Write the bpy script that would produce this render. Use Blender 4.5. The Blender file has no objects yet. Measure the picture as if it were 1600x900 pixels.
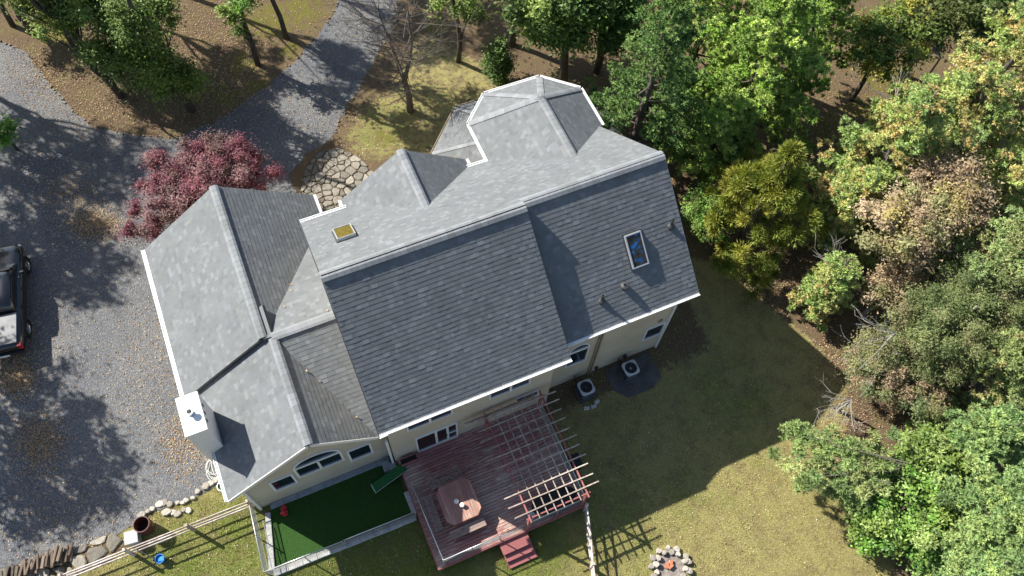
import bpy, math, random
import numpy as np
from mathutils import Vector, Matrix
from math import sin, cos, radians, pi, atan2, sqrt
random.seed(7); rng = np.random.default_rng(11)
scn = bpy.context.scene
col = scn.collection

# ------------------------------------------------------------------ camera, world, sun, exposure
FIT = {'f':1282.912,'p':62.683,'roll':5.087,'az':-28.024,'ca':-0.143,'cb':10.087,'A1':5.298,'A2':9.379,'z1':6.711,'z2':6.571,'b1':0.189,'bf':3.252,'s':0.81,'be1':3.502,'be2':3.097,'sb':0.792,'ag':-1.911,'zg':4.371,'bg1':-5.037,'bg2':0.018,'wg':2.57,'zge':2.482,'asr':-1.663,'zs':4.365,'bx':0.083,'bsr':3.177,'asl':-4.098,'zsl':2.597,'af1':3.237,'bf1':-3.59,'zf1':5.312,'wf1':1.937,'zf1e':3.881,'ak':7.69,'zk':5.26,'bk':-3.888,'kL':5.755,'kR':9.527,'zke':3.973,'kb2':-4.72,'kb3':-5.614,'kaL':6.644,'kaR':8.523,'c0':-4.343,'c1':-3.791,'cb0':0.762,'cb1':1.833,'zc':4.3,'sN':0.452,'m2w':2.791,'w1':3.201,'sw':2.903}
S = 1.55                                   # metres per survey unit
G_ = FIT.__getitem__
def W(a, b, z): return Vector((a*S, -b*S, z*S))
_az, _p, _ro = radians(G_('az')), radians(G_('p')), radians(G_('roll'))
_F0 = Vector((-sin(_az), cos(_az), 0)); _R0 = Vector((cos(_az), sin(_az), 0))
CF = _F0*cos(_p) + Vector((0,0,-sin(_p))); _U0 = _F0*sin(_p) + Vector((0,0,cos(_p)))
CR = _R0*cos(_ro) + _U0*sin(_ro); CU = -_R0*sin(_ro) + _U0*cos(_ro)
CAM = W(G_('ca'), G_('cb'), 24.0)
cd = bpy.data.cameras.new('camera'); cam = bpy.data.objects.new('camera', cd); col.objects.link(cam)
cam.matrix_world = Matrix(((CR.x,CU.x,-CF.x,CAM.x),(CR.y,CU.y,-CF.y,CAM.y),(CR.z,CU.z,-CF.z,CAM.z),(0,0,0,1)))
cd.sensor_width = 36; cd.lens = 36*G_('f')/1600; cd.clip_start = .5; cd.clip_end = 2000
scn.camera = cam
SUNV = Vector((-0.755, 0.946, 1.0)).normalized()      # towards the sun, measured from the shadows
wd = bpy.data.worlds.new('World'); scn.world = wd; wd.use_nodes = True
nt = wd.node_tree; bg = nt.nodes['Background']
sk = nt.nodes.new('ShaderNodeTexSky'); sk.sky_type = 'NISHITA'; sk.sun_disc = False
sk.sun_elevation = math.asin(SUNV.z); sk.sun_rotation = atan2(SUNV.x, SUNV.y)
nt.links.new(sk.outputs[0], bg.inputs[0]); bg.inputs[1].default_value = 0.075
sl = bpy.data.lights.new('sun', 'SUN'); sl.energy = 4.9; sl.angle = radians(.5); sl.color = (1,.95,.86)
so = bpy.data.objects.new('sun', sl); col.objects.link(so); so.rotation_euler = (-SUNV).to_track_quat('-Z','Y').to_euler()
so.location = (0,0,60)
scn.view_settings.view_transform = 'Standard'; scn.view_settings.look = 'None'
scn.view_settings.exposure = 1.05; scn.view_settings.gamma = 1

def at(u, v, z=0.0):
    "survey point: where the sight line through photograph pixel (u, v) meets height z"
    q = CF*G_('f') + CR*(u-800) + CU*(450-v); t = (z-CAM.z)/q.z
    return CAM + q*t

# ------------------------------------------------------------------ materials
def nodes(name):
    m = bpy.data.materials.new(name); m.use_nodes = True; t = m.node_tree
    return m, t, t.nodes['Principled BSDF']
def N(t, kind, **kw):
    n = t.nodes.new('ShaderNode'+kind)
    for k, v in kw.items():
        if k.startswith('i_'): n.inputs[k[2:].replace('_',' ')].default_value = v
        else: setattr(n, k, v)
    return n
def ramp(t, src, stops):
    r = t.nodes.new('ShaderNodeValToRGB'); e = r.color_ramp.elements
    while len(e) < len(stops): e.new(.5)
    for el, (p, c) in zip(e, stops): el.position = p; el.color = (*c, 1) if len(c)==3 else c
    t.links.new(src, r.inputs[0]); return r.outputs[0]
def noise(t, scale, detail=4, rough=.55, vec=None, out=0):
    n = N(t, 'TexNoise'); n.inputs['Scale'].default_value = scale; n.inputs['Detail'].default_value = detail; n.inputs['Roughness'].default_value = rough
    t.links.new(vec if vec is not None else geo(t), n.inputs['Vector']); return n.outputs[out]
def geo(t):
    return N(t, 'NewGeometry').outputs['Position']
def mixc(t, fac, a, b, mode='MIX'):
    m = N(t, 'Mix', data_type='RGBA', blend_type=mode)
    for sock, v in ((m.inputs[0], fac), (m.inputs[6], a), (m.inputs[7], b)):
        if isinstance(v, (int, float)): sock.default_value = v
        elif isinstance(v, tuple): sock.default_value = (*v, 1)
        else: t.links.new(v, sock)
    return m.outputs[2]
def bump(t, bs, src, dist=.01, strength=.5):
    b = N(t, 'Bump'); b.inputs['Distance'].default_value = dist; b.inputs['Strength'].default_value = strength
    t.links.new(src, b.inputs['Height']); t.links.new(b.outputs[0], bs.inputs['Normal'])
def math_(t, op, a, b=0.):
    m = N(t, 'Math', operation=op)
    for s_, v in zip(m.inputs, (a, b)):
        if isinstance(v, (int, float)): s_.default_value = v
        else: t.links.new(v, s_)
    return m.outputs[0]
def plain(name, c, rough=.6, metal=0, var=.12, scale=6, spec=None):
    m, t, b = nodes(name)
    lo = tuple(x*(1-var) for x in c); hi = tuple(min(1,x*(1+var)) for x in c)
    t.links.new(ramp(t, noise(t, scale, 6), [(.3,lo),(.7,hi)]), b.inputs['Base Color'])
    b.inputs['Roughness'].default_value = rough; b.inputs['Metallic'].default_value = metal
    if spec is not None: b.inputs['Specular IOR Level'].default_value = spec
    return m
def attr(t, name='tone'): return N(t, 'Attribute', attribute_name=name).outputs['Color']

M = {}
def shingle_mat(name, c, rough=.85):
    m, t, b = nodes(name)
    big = ramp(t, noise(t, .9, 3), [(.3,(.9,.9,.9)),(.7,(1.08,1.08,1.08))])
    grit = ramp(t, noise(t, 60, 3, .8), [(.3,(.7,.7,.7)),(.7,(1.3,1.3,1.3))])
    c1 = mixc(t, 1., attr(t), c, 'MULTIPLY'); c2 = mixc(t, 1., c1, big, 'MULTIPLY')
    t.links.new(mixc(t, 1., c2, grit, 'MULTIPLY'), b.inputs['Base Color'])
    b.inputs['Roughness'].default_value = rough; b.inputs['Specular IOR Level'].default_value = .35
    bump(t, b, noise(t, 90, 2), .004, .5)
    return m
M['shingle'] = shingle_mat('roof_shingle', (.143,.153,.162))
M['cap'] = shingle_mat('ridge_shingle', (.20,.213,.225))
M['white'] = plain('white_trim_paint', (.78,.78,.76), .45, var=.05)
M['white_metal'] = plain('galvanised_rail', (.62,.64,.65), .35, .6, .06)
def stucco():
    m, t, b = nodes('beige_stucco')
    g = ramp(t, noise(t, .7, 5), [(.3,(.50,.43,.32)),(.75,(.60,.53,.41))])
    st = ramp(t, noise(t, 7, 6, .7), [(.25,(.9,.89,.86)),(.6,(1,1,1))])
    t.links.new(mixc(t, 1., g, st, 'MULTIPLY'), b.inputs['Base Color']); b.inputs['Roughness'].default_value = .9
    bump(t, b, noise(t, 45, 4), .008, .6); return m
M['stucco'] = stucco()
M['stucco_cap'] = plain('pale_chimney_stucco', (.78,.75,.70), .8, var=.04)
M['trim_tan'] = plain('tan_downspout', (.30,.25,.18), .6)
M['glass'] = plain('window_glass', (.015,.022,.04), .06, var=.4, scale=1.2, spec=.8)
M['door_glass'] = plain('dark_patio_glass', (.01,.01,.012), .08, var=.3, spec=.6)
M['skylight_olive'] = plain('olive_skylight_glass', (.12,.095,.02), .12, var=.3, scale=8, spec=.6)
def sky_reflect_glass():
    m, t, b = nodes('dark_glass_painted_sky')
    t.links.new(ramp(t, noise(t, 3.2, 4), [(.35,(.012,.012,.01)),(.5,(.05,.042,.02)),(.54,(.015,.04,.09)),(.62,(.03,.14,.38))]), b.inputs['Base Color'])  # blue patches are reflected sky painted into the dark pane colour
    b.inputs['Roughness'].default_value = .08; return m
M['skylight_painted_sky'] = sky_reflect_glass()
M['black_metal'] = plain('black_metal', (.02,.02,.022), .5, .3)
M['dark_metal'] = plain('dark_vent_metal', (.05,.05,.055), .55, .2)
def deckwood(name, red, worn, bias, along=(1.2,14,14)):
    m, t, b = nodes(name)
    mp = N(t, 'Mapping'); mp.inputs['Scale'].default_value = along; t.links.new(geo(t), mp.inputs[0])
    streak = noise(t, 1.6, 6, .7, mp.outputs[0])
    big = noise(t, .32, 3)
    k = math_(t, 'ADD', math_(t, 'MULTIPLY', streak, .75), math_(t, 'MULTIPLY', big, .6))
    k = math_(t, 'SUBTRACT', k, bias)
    cc = ramp(t, k, [(.0,red),(.12,tuple(x*.9 for x in red)),(.22,worn),(.5,tuple(x*1.25 for x in worn))])
    cc = mixc(t, 1., cc, attr(t), 'MULTIPLY')
    t.links.new(cc, b.inputs['Base Color']); b.inputs['Roughness'].default_value = .8
    bump(t, b, streak, .01, .6); return m
M['deck'] = deckwood('worn_red_deck_stain', (.35,.14,.13), (.44,.33,.28), .54)
M['deck_y'] = deckwood('worn_red_tabletop_stain', (.42,.20,.165), (.44,.32,.25), .62, (14,1.2,14))
M['stain'] = deckwood('red_stained_wood', (.33,.115,.11), (.40,.26,.22), .78)
M['old_wood'] = deckwood('weathered_wood', (.30,.24,.20), (.46,.39,.33), .5, (3,3,3))
M['fence_wood'] = deckwood('pale_weathered_rail', (.36,.29,.25), (.55,.48,.43), .5, (2.5,2.5,2.5))
M['bench_wood'] = deckwood('bench_wood', (.17,.075,.07), (.27,.20,.17), .5, (3,8,8))
M['logs'] = deckwood('split_log_wood', (.10,.075,.06), (.20,.15,.11), .5, (3,8,8))
M['concrete'] = plain('pale_concrete', (.46,.46,.44), .85, var=.2, scale=4)
M['paver'] = plain('bluestone_paver', (.26,.28,.30), .8, var=.2, scale=3)
M['pad'] = plain('dark_pad', (.085,.082,.082), .8, var=.3, scale=2)
def stonemat(name, lo, hi):
    m, t, b = nodes(name)
    inf = N(t, 'ObjectInfo').outputs['Random']
    c = ramp(t, inf, [(0,lo),(1,hi)])
    c = mixc(t, 1., c, ramp(t, noise(t, 5, 6, .7), [(.25,(.6,.6,.58)),(.7,(1.25,1.22,1.18))]), 'MULTIPLY')
    t.links.new(c, b.inputs['Base Color']); b.inputs['Roughness'].default_value = .85
    bump(t, b, noise(t, 9, 6, .7), .03, .8); return m
M['stone'] = stonemat('fieldstone', (.12,.112,.095), (.33,.305,.26))
M['stone_pale'] = stonemat('pale_fieldstone', (.27,.25,.22), (.48,.45,.40))
M['turf'] = None
def ground_mat():
    m, t, b = nodes('ground_cover')
    mask = N(t, 'SeparateColor'); t.links.new(attr(t, 'mask'), mask.inputs[0])
    R_, Gm, Bm = mask.outputs[0], mask.outputs[1], mask.outputs[2]
    n1 = noise(t, .55, 5, .6); n2 = noise(t, 3.2, 5, .65); n3 = noise(t, 22, 4, .8); n4 = noise(t, 75, 3, .8)
    litter = ramp(t, n3, [(.28,(.05,.034,.022)),(.45,(.14,.095,.06)),(.58,(.24,.175,.115)),(.75,(.42,.33,.23))])
    litter = mixc(t, ramp(t, n2, [(.42,(0,0,0)),(.62,(.7,.7,.7))]), litter, (.135,.10,.055))
    litter = mixc(t, ramp(t, noise(t, .8, 6, .7), [(.47,(0,0,0)),(.6,(.65,.65,.65))]), litter, mixc(t, n2, (.07,.06,.025), (.30,.24,.12)))
    dry = ramp(t, n3, [(.25,(.19,.165,.065)),(.5,(.365,.325,.13)),(.75,(.53,.475,.22))])
    green = ramp(t, n3, [(.25,(.075,.10,.02)),(.5,(.18,.215,.05)),(.75,(.31,.34,.10))])
    k = math_(t, 'ADD', math_(t, 'MULTIPLY', n1, .6), math_(t, 'MULTIPLY', n2, .6)); k = math_(t, 'ADD', k, math_(t, 'MULTIPLY', Bm, .62))
    lawn = mixc(t, ramp(t, k, [(.66,(0,0,0)),(.95,(1,1,1))]), dry, green)
    brn = ramp(t, noise(t, 1.3, 7, .75), [(.47,(0,0,0)),(.66,(.8,.8,.8))])
    lawn = mixc(t, brn, lawn, mixc(t, n3, (.11,.075,.045), (.30,.22,.13)))
    lawn = mixc(t, ramp(t, noise(t, 5.5, 5, .8), [(.55,(0,0,0)),(.72,(.5,.5,.5))]), lawn, (.42,.37,.20))
    moss = ramp(t, n3, [(.25,(.07,.07,.015)),(.5,(.17,.165,.035)),(.75,(.29,.27,.07))])
    edge = math_(t, 'ADD', R_, math_(t, 'MULTIPLY', math_(t, 'SUBTRACT', n2, .5), .9))
    c = mixc(t, ramp(t, edge, [(.42,(0,0,0)),(.58,(1,1,1))]), litter, lawn)
    e2 = math_(t, 'ADD', Gm, math_(t, 'MULTIPLY', math_(t, 'SUBTRACT', noise(t, 2.0, 7, .75), .5), 2.6))
    c = mixc(t, ramp(t, e2, [(.5,(0,0,0)),(.72,(.8,.8,.8))]), c, moss)
    fine = ramp(t, n4, [(.3,(.62,.62,.62)),(.7,(1.34,1.34,1.34))])
    t.links.new(mixc(t, 1., c, fine, 'MULTIPLY'), b.inputs['Base Color'])
    b.inputs['Roughness'].default_value = .95; b.inputs['Specular IOR Level'].default_value = .1
    bump(t, b, math_(t, 'ADD', n3, n4), .05, .9); return m
M['ground'] = ground_mat()
def gravel():
    m, t, b = nodes('bluestone_gravel')
    v = N(t, 'TexVoronoi'); v.inputs['Scale'].default_value = 34; t.links.new(geo(t), v.inputs['Vector'])
    cell = ramp(t, N2(t, v), [(0,(.070,.075,.084)),(.5,(.116,.123,.134)),(.85,(.158,.164,.172)),(1,(.28,.27,.25))])
    d = ramp(t, noise(t, .33, 6, .65), [(.3,(.78,.80,.84)),(.7,(1.22,1.17,1.10))])
    d2 = ramp(t, noise(t, 6, 5, .7), [(.3,(.78,.78,.78)),(.7,(1.15,1.15,1.15))])
    c = mixc(t, 1., mixc(t, 1., cell, d, 'MULTIPLY'), d2, 'MULTIPLY')
    t.links.new(c, b.inputs['Base Color']); b.inputs['Roughness'].default_value = .9
    bump(t, b, math_(t, 'ADD', math_(t, 'MULTIPLY', v.outputs['Distance'], -1.), noise(t, 3, 4)), .025, .6); return m
def N2(t, v):
    s = N(t, 'SeparateColor'); t.links.new(v.outputs['Color'], s.inputs[0]); return s.outputs[0]
M['gravel'] = gravel()
def turf():
    m, t, b = nodes('artificial_turf')
    c = ramp(t, noise(t, 30, 4, .8), [(.3,(.009,.030,.005)),(.6,(.030,.085,.012)),(.8,(.07,.16,.025))])
    t.links.new(c, b.inputs['Base Color']); b.inputs['Roughness'].default_value = .8; b.inputs['Specular IOR Level'].default_value=.2
    bump(t, b, noise(t, 40, 3), .03, .8); return m
M['turf'] = turf()
def leafmat(name, trans=.28, rough=.55, spec=.3):
    m, t, b = nodes(name); out = t.nodes['Material Output']
    a = attr(t, 'leafcol'); t.links.new(a, b.inputs['Base Color']); b.inputs['Roughness'].default_value = rough
    b.inputs['Specular IOR Level'].default_value = spec
    tr = N(t, 'BsdfTranslucent'); t.links.new(mixc(t, 1., a, (1.35,1.35,.7), 'MULTIPLY'), tr.inputs[0])
    mx = N(t, 'MixShader'); mx.inputs[0].default_value = trans
    t.links.new(b.outputs[0], mx.inputs[1]); t.links.new(tr.outputs[0], mx.inputs[2]); t.links.new(mx.outputs[0], out.inputs[0]); return m
M['leaf'] = leafmat('leaf'); M['needle'] = leafmat('needle', .15, .6, .25); M['gloss'] = leafmat('glossy_leaf', .15, .5, .4)
M['dead_leaf'] = leafmat('dead_leaf', .1, .8, .15)
def bark(name, lo, hi):
    m, t, b = nodes(name)
    t.links.new(ramp(t, noise(t, 6, 6, .7), [(.3,lo),(.7,hi)]), b.inputs['Base Color']); b.inputs['Roughness'].default_value = .9
    bump(t, b, noise(t, 14, 5), .03, .8); return m
M['bark'] = bark('dark_bark', (.03,.025,.02), (.10,.085,.07))
M['bark_grey'] = bark('pale_dead_wood', (.17,.155,.14), (.36,.34,.31))
M['bark_mid'] = bark('grey_brown_bark', (.06,.05,.042), (.15,.13,.11))
def paint(name, c, rough=.25, coat=1.):
    m, t, b = nodes(name); t.links.new(ramp(t, noise(t, 3, 5), [(.3,tuple(x*.85 for x in c)),(.7,tuple(x*1.15 for x in c))]), b.inputs['Base Color'])
    b.inputs['Roughness'].default_value = rough; b.inputs['Coat Weight'].default_value = coat; b.inputs['Coat Roughness'].default_value = .06; return m
M['car_paint'] = paint('black_car_paint', (.008,.008,.010))
M['tonneau'] = plain('glossy_tonneau', (.12,.125,.13), .2, .6, .35, 1.5)
M['tyre'] = plain('tyre_rubber', (.018,.018,.018), .85)
M['alloy'] = plain('alloy_rim', (.55,.56,.58), .3, .8, .05)
M['tail_red'] = paint('red_lamp_lens', (.45,.01,.015))
M['toy_red'] = paint('red_plastic', (.55,.02,.03), .4, .2)
M['blue'] = paint('blue_plastic', (.01,.22,.62), .4, .2)
M['barrel'] = paint('maroon_barrel', (.10,.03,.025), .5, .1)
M['interior'] = plain('barrel_inside', (.02,.012,.01), .9)
M['grey_box'] = plain('pale_grey_plastic', (.36,.37,.38), .6, var=.06)
M['ac_top'] = plain('ac_top_paint', (.50,.53,.55), .5, .1, .06)
M['ac_body'] = plain('ac_cabinet_paint', (.07,.08,.09), .6, .1, .15)
M['brick'] = plain('orange_brick', (.42,.15,.08), .8, var=.25, scale=12)
M['hose'] = plain('white_hose', (.6,.6,.57), .6)
M['cover'] = plain('black_fabric_cover', (.012,.013,.015), .8, var=.4, scale=3)
M['mesh'] = plain('chain_link_wire', (.30,.32,.33), .5, .4)
M['cup'] = plain('white_enamel', (.75,.75,.73), .4, var=.05)
M['ash'] = plain('fire_pit_ash', (.22,.19,.17), .95, var=.4, scale=9)
M['green_ramp'] = plain('green_carpet_ramp', (.012,.10,.025), .9, var=.35, scale=12)

# ------------------------------------------------------------------ object helpers
def wloc(o):
    v = Vector((0,0,0))
    while o is not None: v = v + o.location; o = o.parent
    return v
class MB:
    "collects faces in world coordinates, with one tone per vertex"
    def __init__(s): s.v = []; s.f = []; s.t = []; s.tone = (1,1,1)
    def poly(s, pts):
        n = len(s.v); s.v += [tuple(p) for p in pts]; s.t += [s.tone]*len(pts); s.f.append(tuple(range(n, n+len(pts)))); return s
    def mesh(s, vs, fs):
        n = len(s.v); s.v += [tuple(p) for p in vs]; s.t += [s.tone]*len(vs); s.f += [tuple(i+n for i in f) for f in fs]; return s
    def box(s, c, d, X=(1,0,0), Y=(0,1,0), Z=None):
        c = Vector(c); X = Vector(X).normalized()*d[0]/2; Y = Vector(Y).normalized()*d[1]/2
        Z = (Vector(Z).normalized() if Z is not None else X.cross(Y).normalized())*d[2]/2
        vs = [c+X*i+Y*j+Z*k for i in (-1,1) for j in (-1,1) for k in (-1,1)]
        return s.mesh(vs, [(0,1,3,2),(4,6,7,5),(0,4,5,1),(2,3,7,6),(0,2,6,4),(1,5,7,3)])
    def beam(s, a, b, w, h, up=(0,0,1)):
        a, b = Vector(a), Vector(b); X = (b-a); L = X.length; X.normalize(); Y = Vector(up).cross(X)
        if Y.length < 1e-4: Y = Vector((1,0,0))
        Y.normalize(); return s.box((a+b)/2, (L, w, h), X, Y)
    def prism(s, pts, ext):
        pts = [Vector(p) for p in pts]; ext = Vector(ext); n = len(pts)
        nrm = Vector((0,0,0))
        for i in range(n): nrm += pts[i].cross(pts[(i+1)%n])
        if nrm.dot(ext) > 0: pts.reverse()
        vs = pts + [p+ext for p in pts]
        fs = [tuple(range(n)), tuple(range(2*n-1, n-1, -1))] + [(i, i+n, (i+1)%n+n, (i+1)%n) for i in range(n)]
        return s.mesh(vs, fs)
    def tube(s, pts, rad, n=8, caps=True):
        pts = [Vector(p) for p in pts]; rad = rad if isinstance(rad, (list, tuple)) else [rad]*len(pts)
        base = len(s.v); prev = None
        for i, p in enumerate(pts):
            d = (pts[min(i+1,len(pts)-1)] - pts[max(i-1,0)]).normalized()
            if prev is None: prev = d.orthogonal().normalized()
            u = (prev - d*prev.dot(d))
            u = u.normalized() if u.length > 1e-5 else d.orthogonal().normalized(); prev = u; w = d.cross(u)
            for k in range(n):
                a = 2*pi*k/n; s.v.append(tuple(p + (u*cos(a)+w*sin(a))*rad[i])); s.t.append(s.tone)
        for i in range(len(pts)-1):
            for k in range(n):
                a = base+i*n+k; b = base+i*n+(k+1)%n; s.f.append((a, b, b+n, a+n))
        if caps:
            s.f.append(tuple(base+k for k in range(n-1,-1,-1))); s.f.append(tuple(base+(len(pts)-1)*n+k for k in range(n)))
        return s
    def lathe(s, c, prof, n=24, axis=(0,0,1), closed=True):
        c = Vector(c); ax = Vector(axis).normalized(); u = ax.orthogonal().normalized(); w = ax.cross(u); base = len(s.v)
        for (r, h) in prof:
            for k in range(n):
                a = 2*pi*k/n; s.v.append(tuple(c + ax*h + (u*cos(a)+w*sin(a))*r)); s.t.append(s.tone)
        for i in range(len(prof)-1):
            for k in range(n):
                a = base+i*n+k; b = base+i*n+(k+1)%n; s.f.append((a, b, b+n, a+n))
        if closed:
            s.f.append(tuple(base+k for k in range(n-1,-1,-1))); s.f.append(tuple(base+(len(prof)-1)*n+k for k in range(n)))
        return s
    def data(s, name, mat, off=Vector((0,0,0)), smooth=False):
        me = bpy.data.meshes.new(name)
        me.from_pydata([(x-off.x, y-off.y, z-off.z) for x, y, z in s.v], [], s.f)
        ca = me.color_attributes.new('tone', 'FLOAT_COLOR', 'POINT')
        ca.data.foreach_set('color', np.array([(*c, 1) for c in s.t], dtype=np.float32).ravel())
        me.materials.append(mat)
        if smooth: me.polygons.foreach_set('use_smooth', [True]*len(me.polygons))
        me.update(); return me
    def ob(s, name, mat, parent=None, smooth=False, loc=None, bevel=0, **kw):
        mat = M[mat] if isinstance(mat, str) else mat
        base = wloc(parent) if parent else Vector((0,0,0))
        L = Vector(loc) if loc is not None else (base if parent else Vector((0,0,0)))
        o = bpy.data.objects.new(name, s.data(name, mat, L, smooth)); col.objects.link(o)
        o.location = L - base; o.parent = parent
        if bevel:
            b = o.modifiers.new('bevel', 'BEVEL'); b.width = bevel; b.segments = 2; b.limit_method = 'ANGLE'
        tag(o, **kw); return o
def tag(o, label=None, category=None, group=None, kind=None):
    for k, v in (('label',label),('category',category),('group',group),('kind',kind)):
        if v: o[k] = v
    return o
def thing(name, loc, label, category, group=None):
    o = bpy.data.objects.new(name, None); col.objects.link(o); o.location = loc; o.empty_display_size = .3
    return tag(o, label, category, group)
def inst(name, me, parent, loc, rotz=0, scale=None, **kw):
    o = bpy.data.objects.new(name, me); col.objects.link(o); o.parent = parent
    o.location = Vector(loc) - (wloc(parent) if parent else Vector((0,0,0))); o.rotation_euler.z = rotz
    if scale: o.scale = scale
    tag(o, **kw); return o
def clip_half(poly, nx, ny, d):
    out = []
    for i in range(len(poly)):
        a, b = poly[i], poly[(i+1)%len(poly)]; da = a[0]*nx+a[1]*ny-d; db = b[0]*nx+b[1]*ny-d
        if da <= 0: out.append(a)
        if (da < 0 < db) or (db < 0 < da):
            k = da/(da-db); out.append((a[0]+(b[0]-a[0])*k, a[1]+(b[1]-a[1])*k))
    return out
def ccw(poly):
    A = sum(poly[i][0]*poly[(i+1)%len(poly)][1]-poly[(i+1)%len(poly)][0]*poly[i][1] for i in range(len(poly)))
    return poly if A > 0 else poly[::-1]
def clip(poly, win):
    win = ccw(win)
    for i in range(len(win)):
        a, b = win[i], win[(i+1)%len(win)]; nx, ny = b[1]-a[1], a[0]-b[0]
        poly = clip_half(poly, nx, ny, a[0]*nx+a[1]*ny)
        if len(poly) < 3: return []
    return poly
def inside(p, poly):
    c = False
    for i in range(len(poly)):
        (x1,y1),(x2,y2) = poly[i], poly[i-1]
        if (y1 > p[1]) != (y2 > p[1]) and p[0] < (x2-x1)*(p[1]-y1)/(y2-y1)+x1: c = not c
    return c
# ------------------------------------------------------------------ the house
g = G_
house = thing('house', (0,0,0), 'large beige stucco house with grey shingled gable roofs, seen from above', 'house')
E_ = .19
TONES = [.90,.95,.98,1.0,1.0,1.0,1.02,1.05,1.12,1.24]
def tone3(k): return (k, k*random.uniform(.985,1.015), k*random.uniform(.96,1.02))
shingle_count = [0]; shingle_cache = {}
def tabmesh(mb, P, h, u, n, poly, y0, t):
    off = lambda y: .004 + t*(1-(y-y0)/E_)
    top = [P + h*x + u*y + n*off(y) for x, y in poly]; bot = [P + h*x + u*y - n*.004 for x, y in poly]
    k = len(top); mb.mesh(top+bot, [tuple(range(k))] + [(i, i+k, (i+1)%k+k, (i+1)%k) for i in range(k)])
def roof(name, pts, parent=house, pieces=0, mat='shingle', thick=.15, label=None, convex=None, tint=1.0, edge='shingle'):
    pts = [Vector(p) for p in pts]
    n = Vector((0,0,0))
    for i in range(len(pts)): n += (pts[i]-pts[0]).cross(pts[(i+1)%len(pts)]-pts[0])
    n.normalize()
    if n.z < 0: n = -n
    h = Vector((0,0,1)).cross(n).normalized(); u = n.cross(h).normalized()
    P = n*(pts[0].dot(n))                          # foot of the plane: shingle rows of coplanar slopes line up
    mb = MB(); mb.tone = (.6,.6,.6); mb.prism([p - n*.008 for p in pts], -n*thick)
    slab = mb.ob(name, mat, parent, label=label)
    polys = convex or [pts]; sh = MB()
    for pl in polys:
        p2 = ccw([((Vector(q)-P).dot(h), (Vector(q)-P).dot(u)) for q in pl])
        ys = [q[1] for q in p2]; xs = [q[0] for q in p2]
        j0 = int(math.floor(min(ys)/E_)); j1 = int(math.ceil(max(ys)/E_))
        for j in range(j0, j1+1):
            y0 = j*E_; x = min(xs) - .4 - random.random()*.3
            while x < max(xs):
                w = random.choice((.12,.17,.22,.27)); q = [(x,y0),(x+w,y0),(x+w,y0+E_),(x,y0+E_)]
                c = clip(q, p2); ti = random.choice(TONES)*tint; t = random.choice((.006,.007,.007,.008,.011))
                if len(c) >= 3:
                    full = len(c) == 4 and abs((max(a[0] for a in c)-min(a[0] for a in c)) - w) < 1e-6 and abs((max(a[1] for a in c)-min(a[1] for a in c)) - E_) < 1e-6
                    if full and pieces and shingle_count[0] < pieces and w > .2 and j-j0 > 2:
                        key = (name, w, t, ti)
                        if key not in shingle_cache:
                            m2 = MB(); m2.tone = tone3(ti); tabmesh(m2, Vector((0,0,0)), Vector((1,0,0)), Vector((0,1,0)), Vector((0,0,1)), [(-w/2,0),(w/2,0),(w/2,E_),(-w/2,E_)], 0, t)
                            shingle_cache[key] = m2.data('shingle', M[mat])
                        o = bpy.data.objects.new('shingle', shingle_cache[key]); col.objects.link(o); o.parent = slab
                        o.location = P + h*(x+w/2) + u*y0 - wloc(slab)
                        o.rotation_euler = Matrix((h, u, n)).transposed().to_euler()
                        shingle_count[0] += 1
                    else:
                        sh.tone = tone3(ti); tabmesh(sh, P, h, u, n, c, y0, t)
                x += w
    sh.ob('shingles', mat, slab, kind='stuff')
    return slab
def ridge(parent, A, B, nL, nR, w=.19, L=.27, thick=.010, lift=.06):
    "bent cap shingles laid one over the next from A to B"
    A, B = Vector(A), Vector(B); d = (B-A); Lt = d.length; d.normalize(); k = max(1, int(Lt/L)); L = Lt/k
    sL = d.cross(nL).normalized(); sR = -d.cross(nR).normalized()
    if sL.z > 0: sL = -sL
    if sR.z > 0: sR = -sR
    up = (nL+nR).normalized()
    meshes = []
    for tn in (.86,.94,1.0,1.05,1.1):
        mb = MB(); mb.tone = tone3(tn)
        for (e0, e1) in ((0, L*1.12),):
            a0 = d*e0 + up*(.016+thick); a1 = d*e1 + up*.02
            v = [q for a in (a0, a1) for q in (a+sL*w+nL*lift, a+sL*w*.4+nL*(lift*.8), a+sR*w*.4+nR*(lift*.8), a+sR*w+nR*lift)]
            lo = [v[0]-nL*(lift+.01), v[1]-up*.02, v[2]-up*.02, v[3]-nR*(lift+.01), v[4]-nL*(lift+.01), v[5]-up*.02, v[6]-up*.02, v[7]-nR*(lift+.01)]
            mb.mesh(v+lo, [(0,4,5,1),(1,5,6,2),(2,6,7,3),(8,9,1,0),(9,10,2,1),(10,11,3,2),(0,8,12,4),(3,7,15,11),(4,12,13,5),(5,13,14,6),(6,14,15,7)])
        meshes.append(mb.data('ridge_cap', M['cap']))
    for i in range(k):
        o = bpy.data.objects.new('ridge_cap', random.choice(meshes)); col.objects.link(o); o.parent = parent
        o.location = A + d*(i*L) - wloc(parent)
def nrm(a, b, c):
    n = (Vector(b)-Vector(a)).cross(Vector(c)-Vector(a)).normalized(); return n if n.z > 0 else -n
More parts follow.
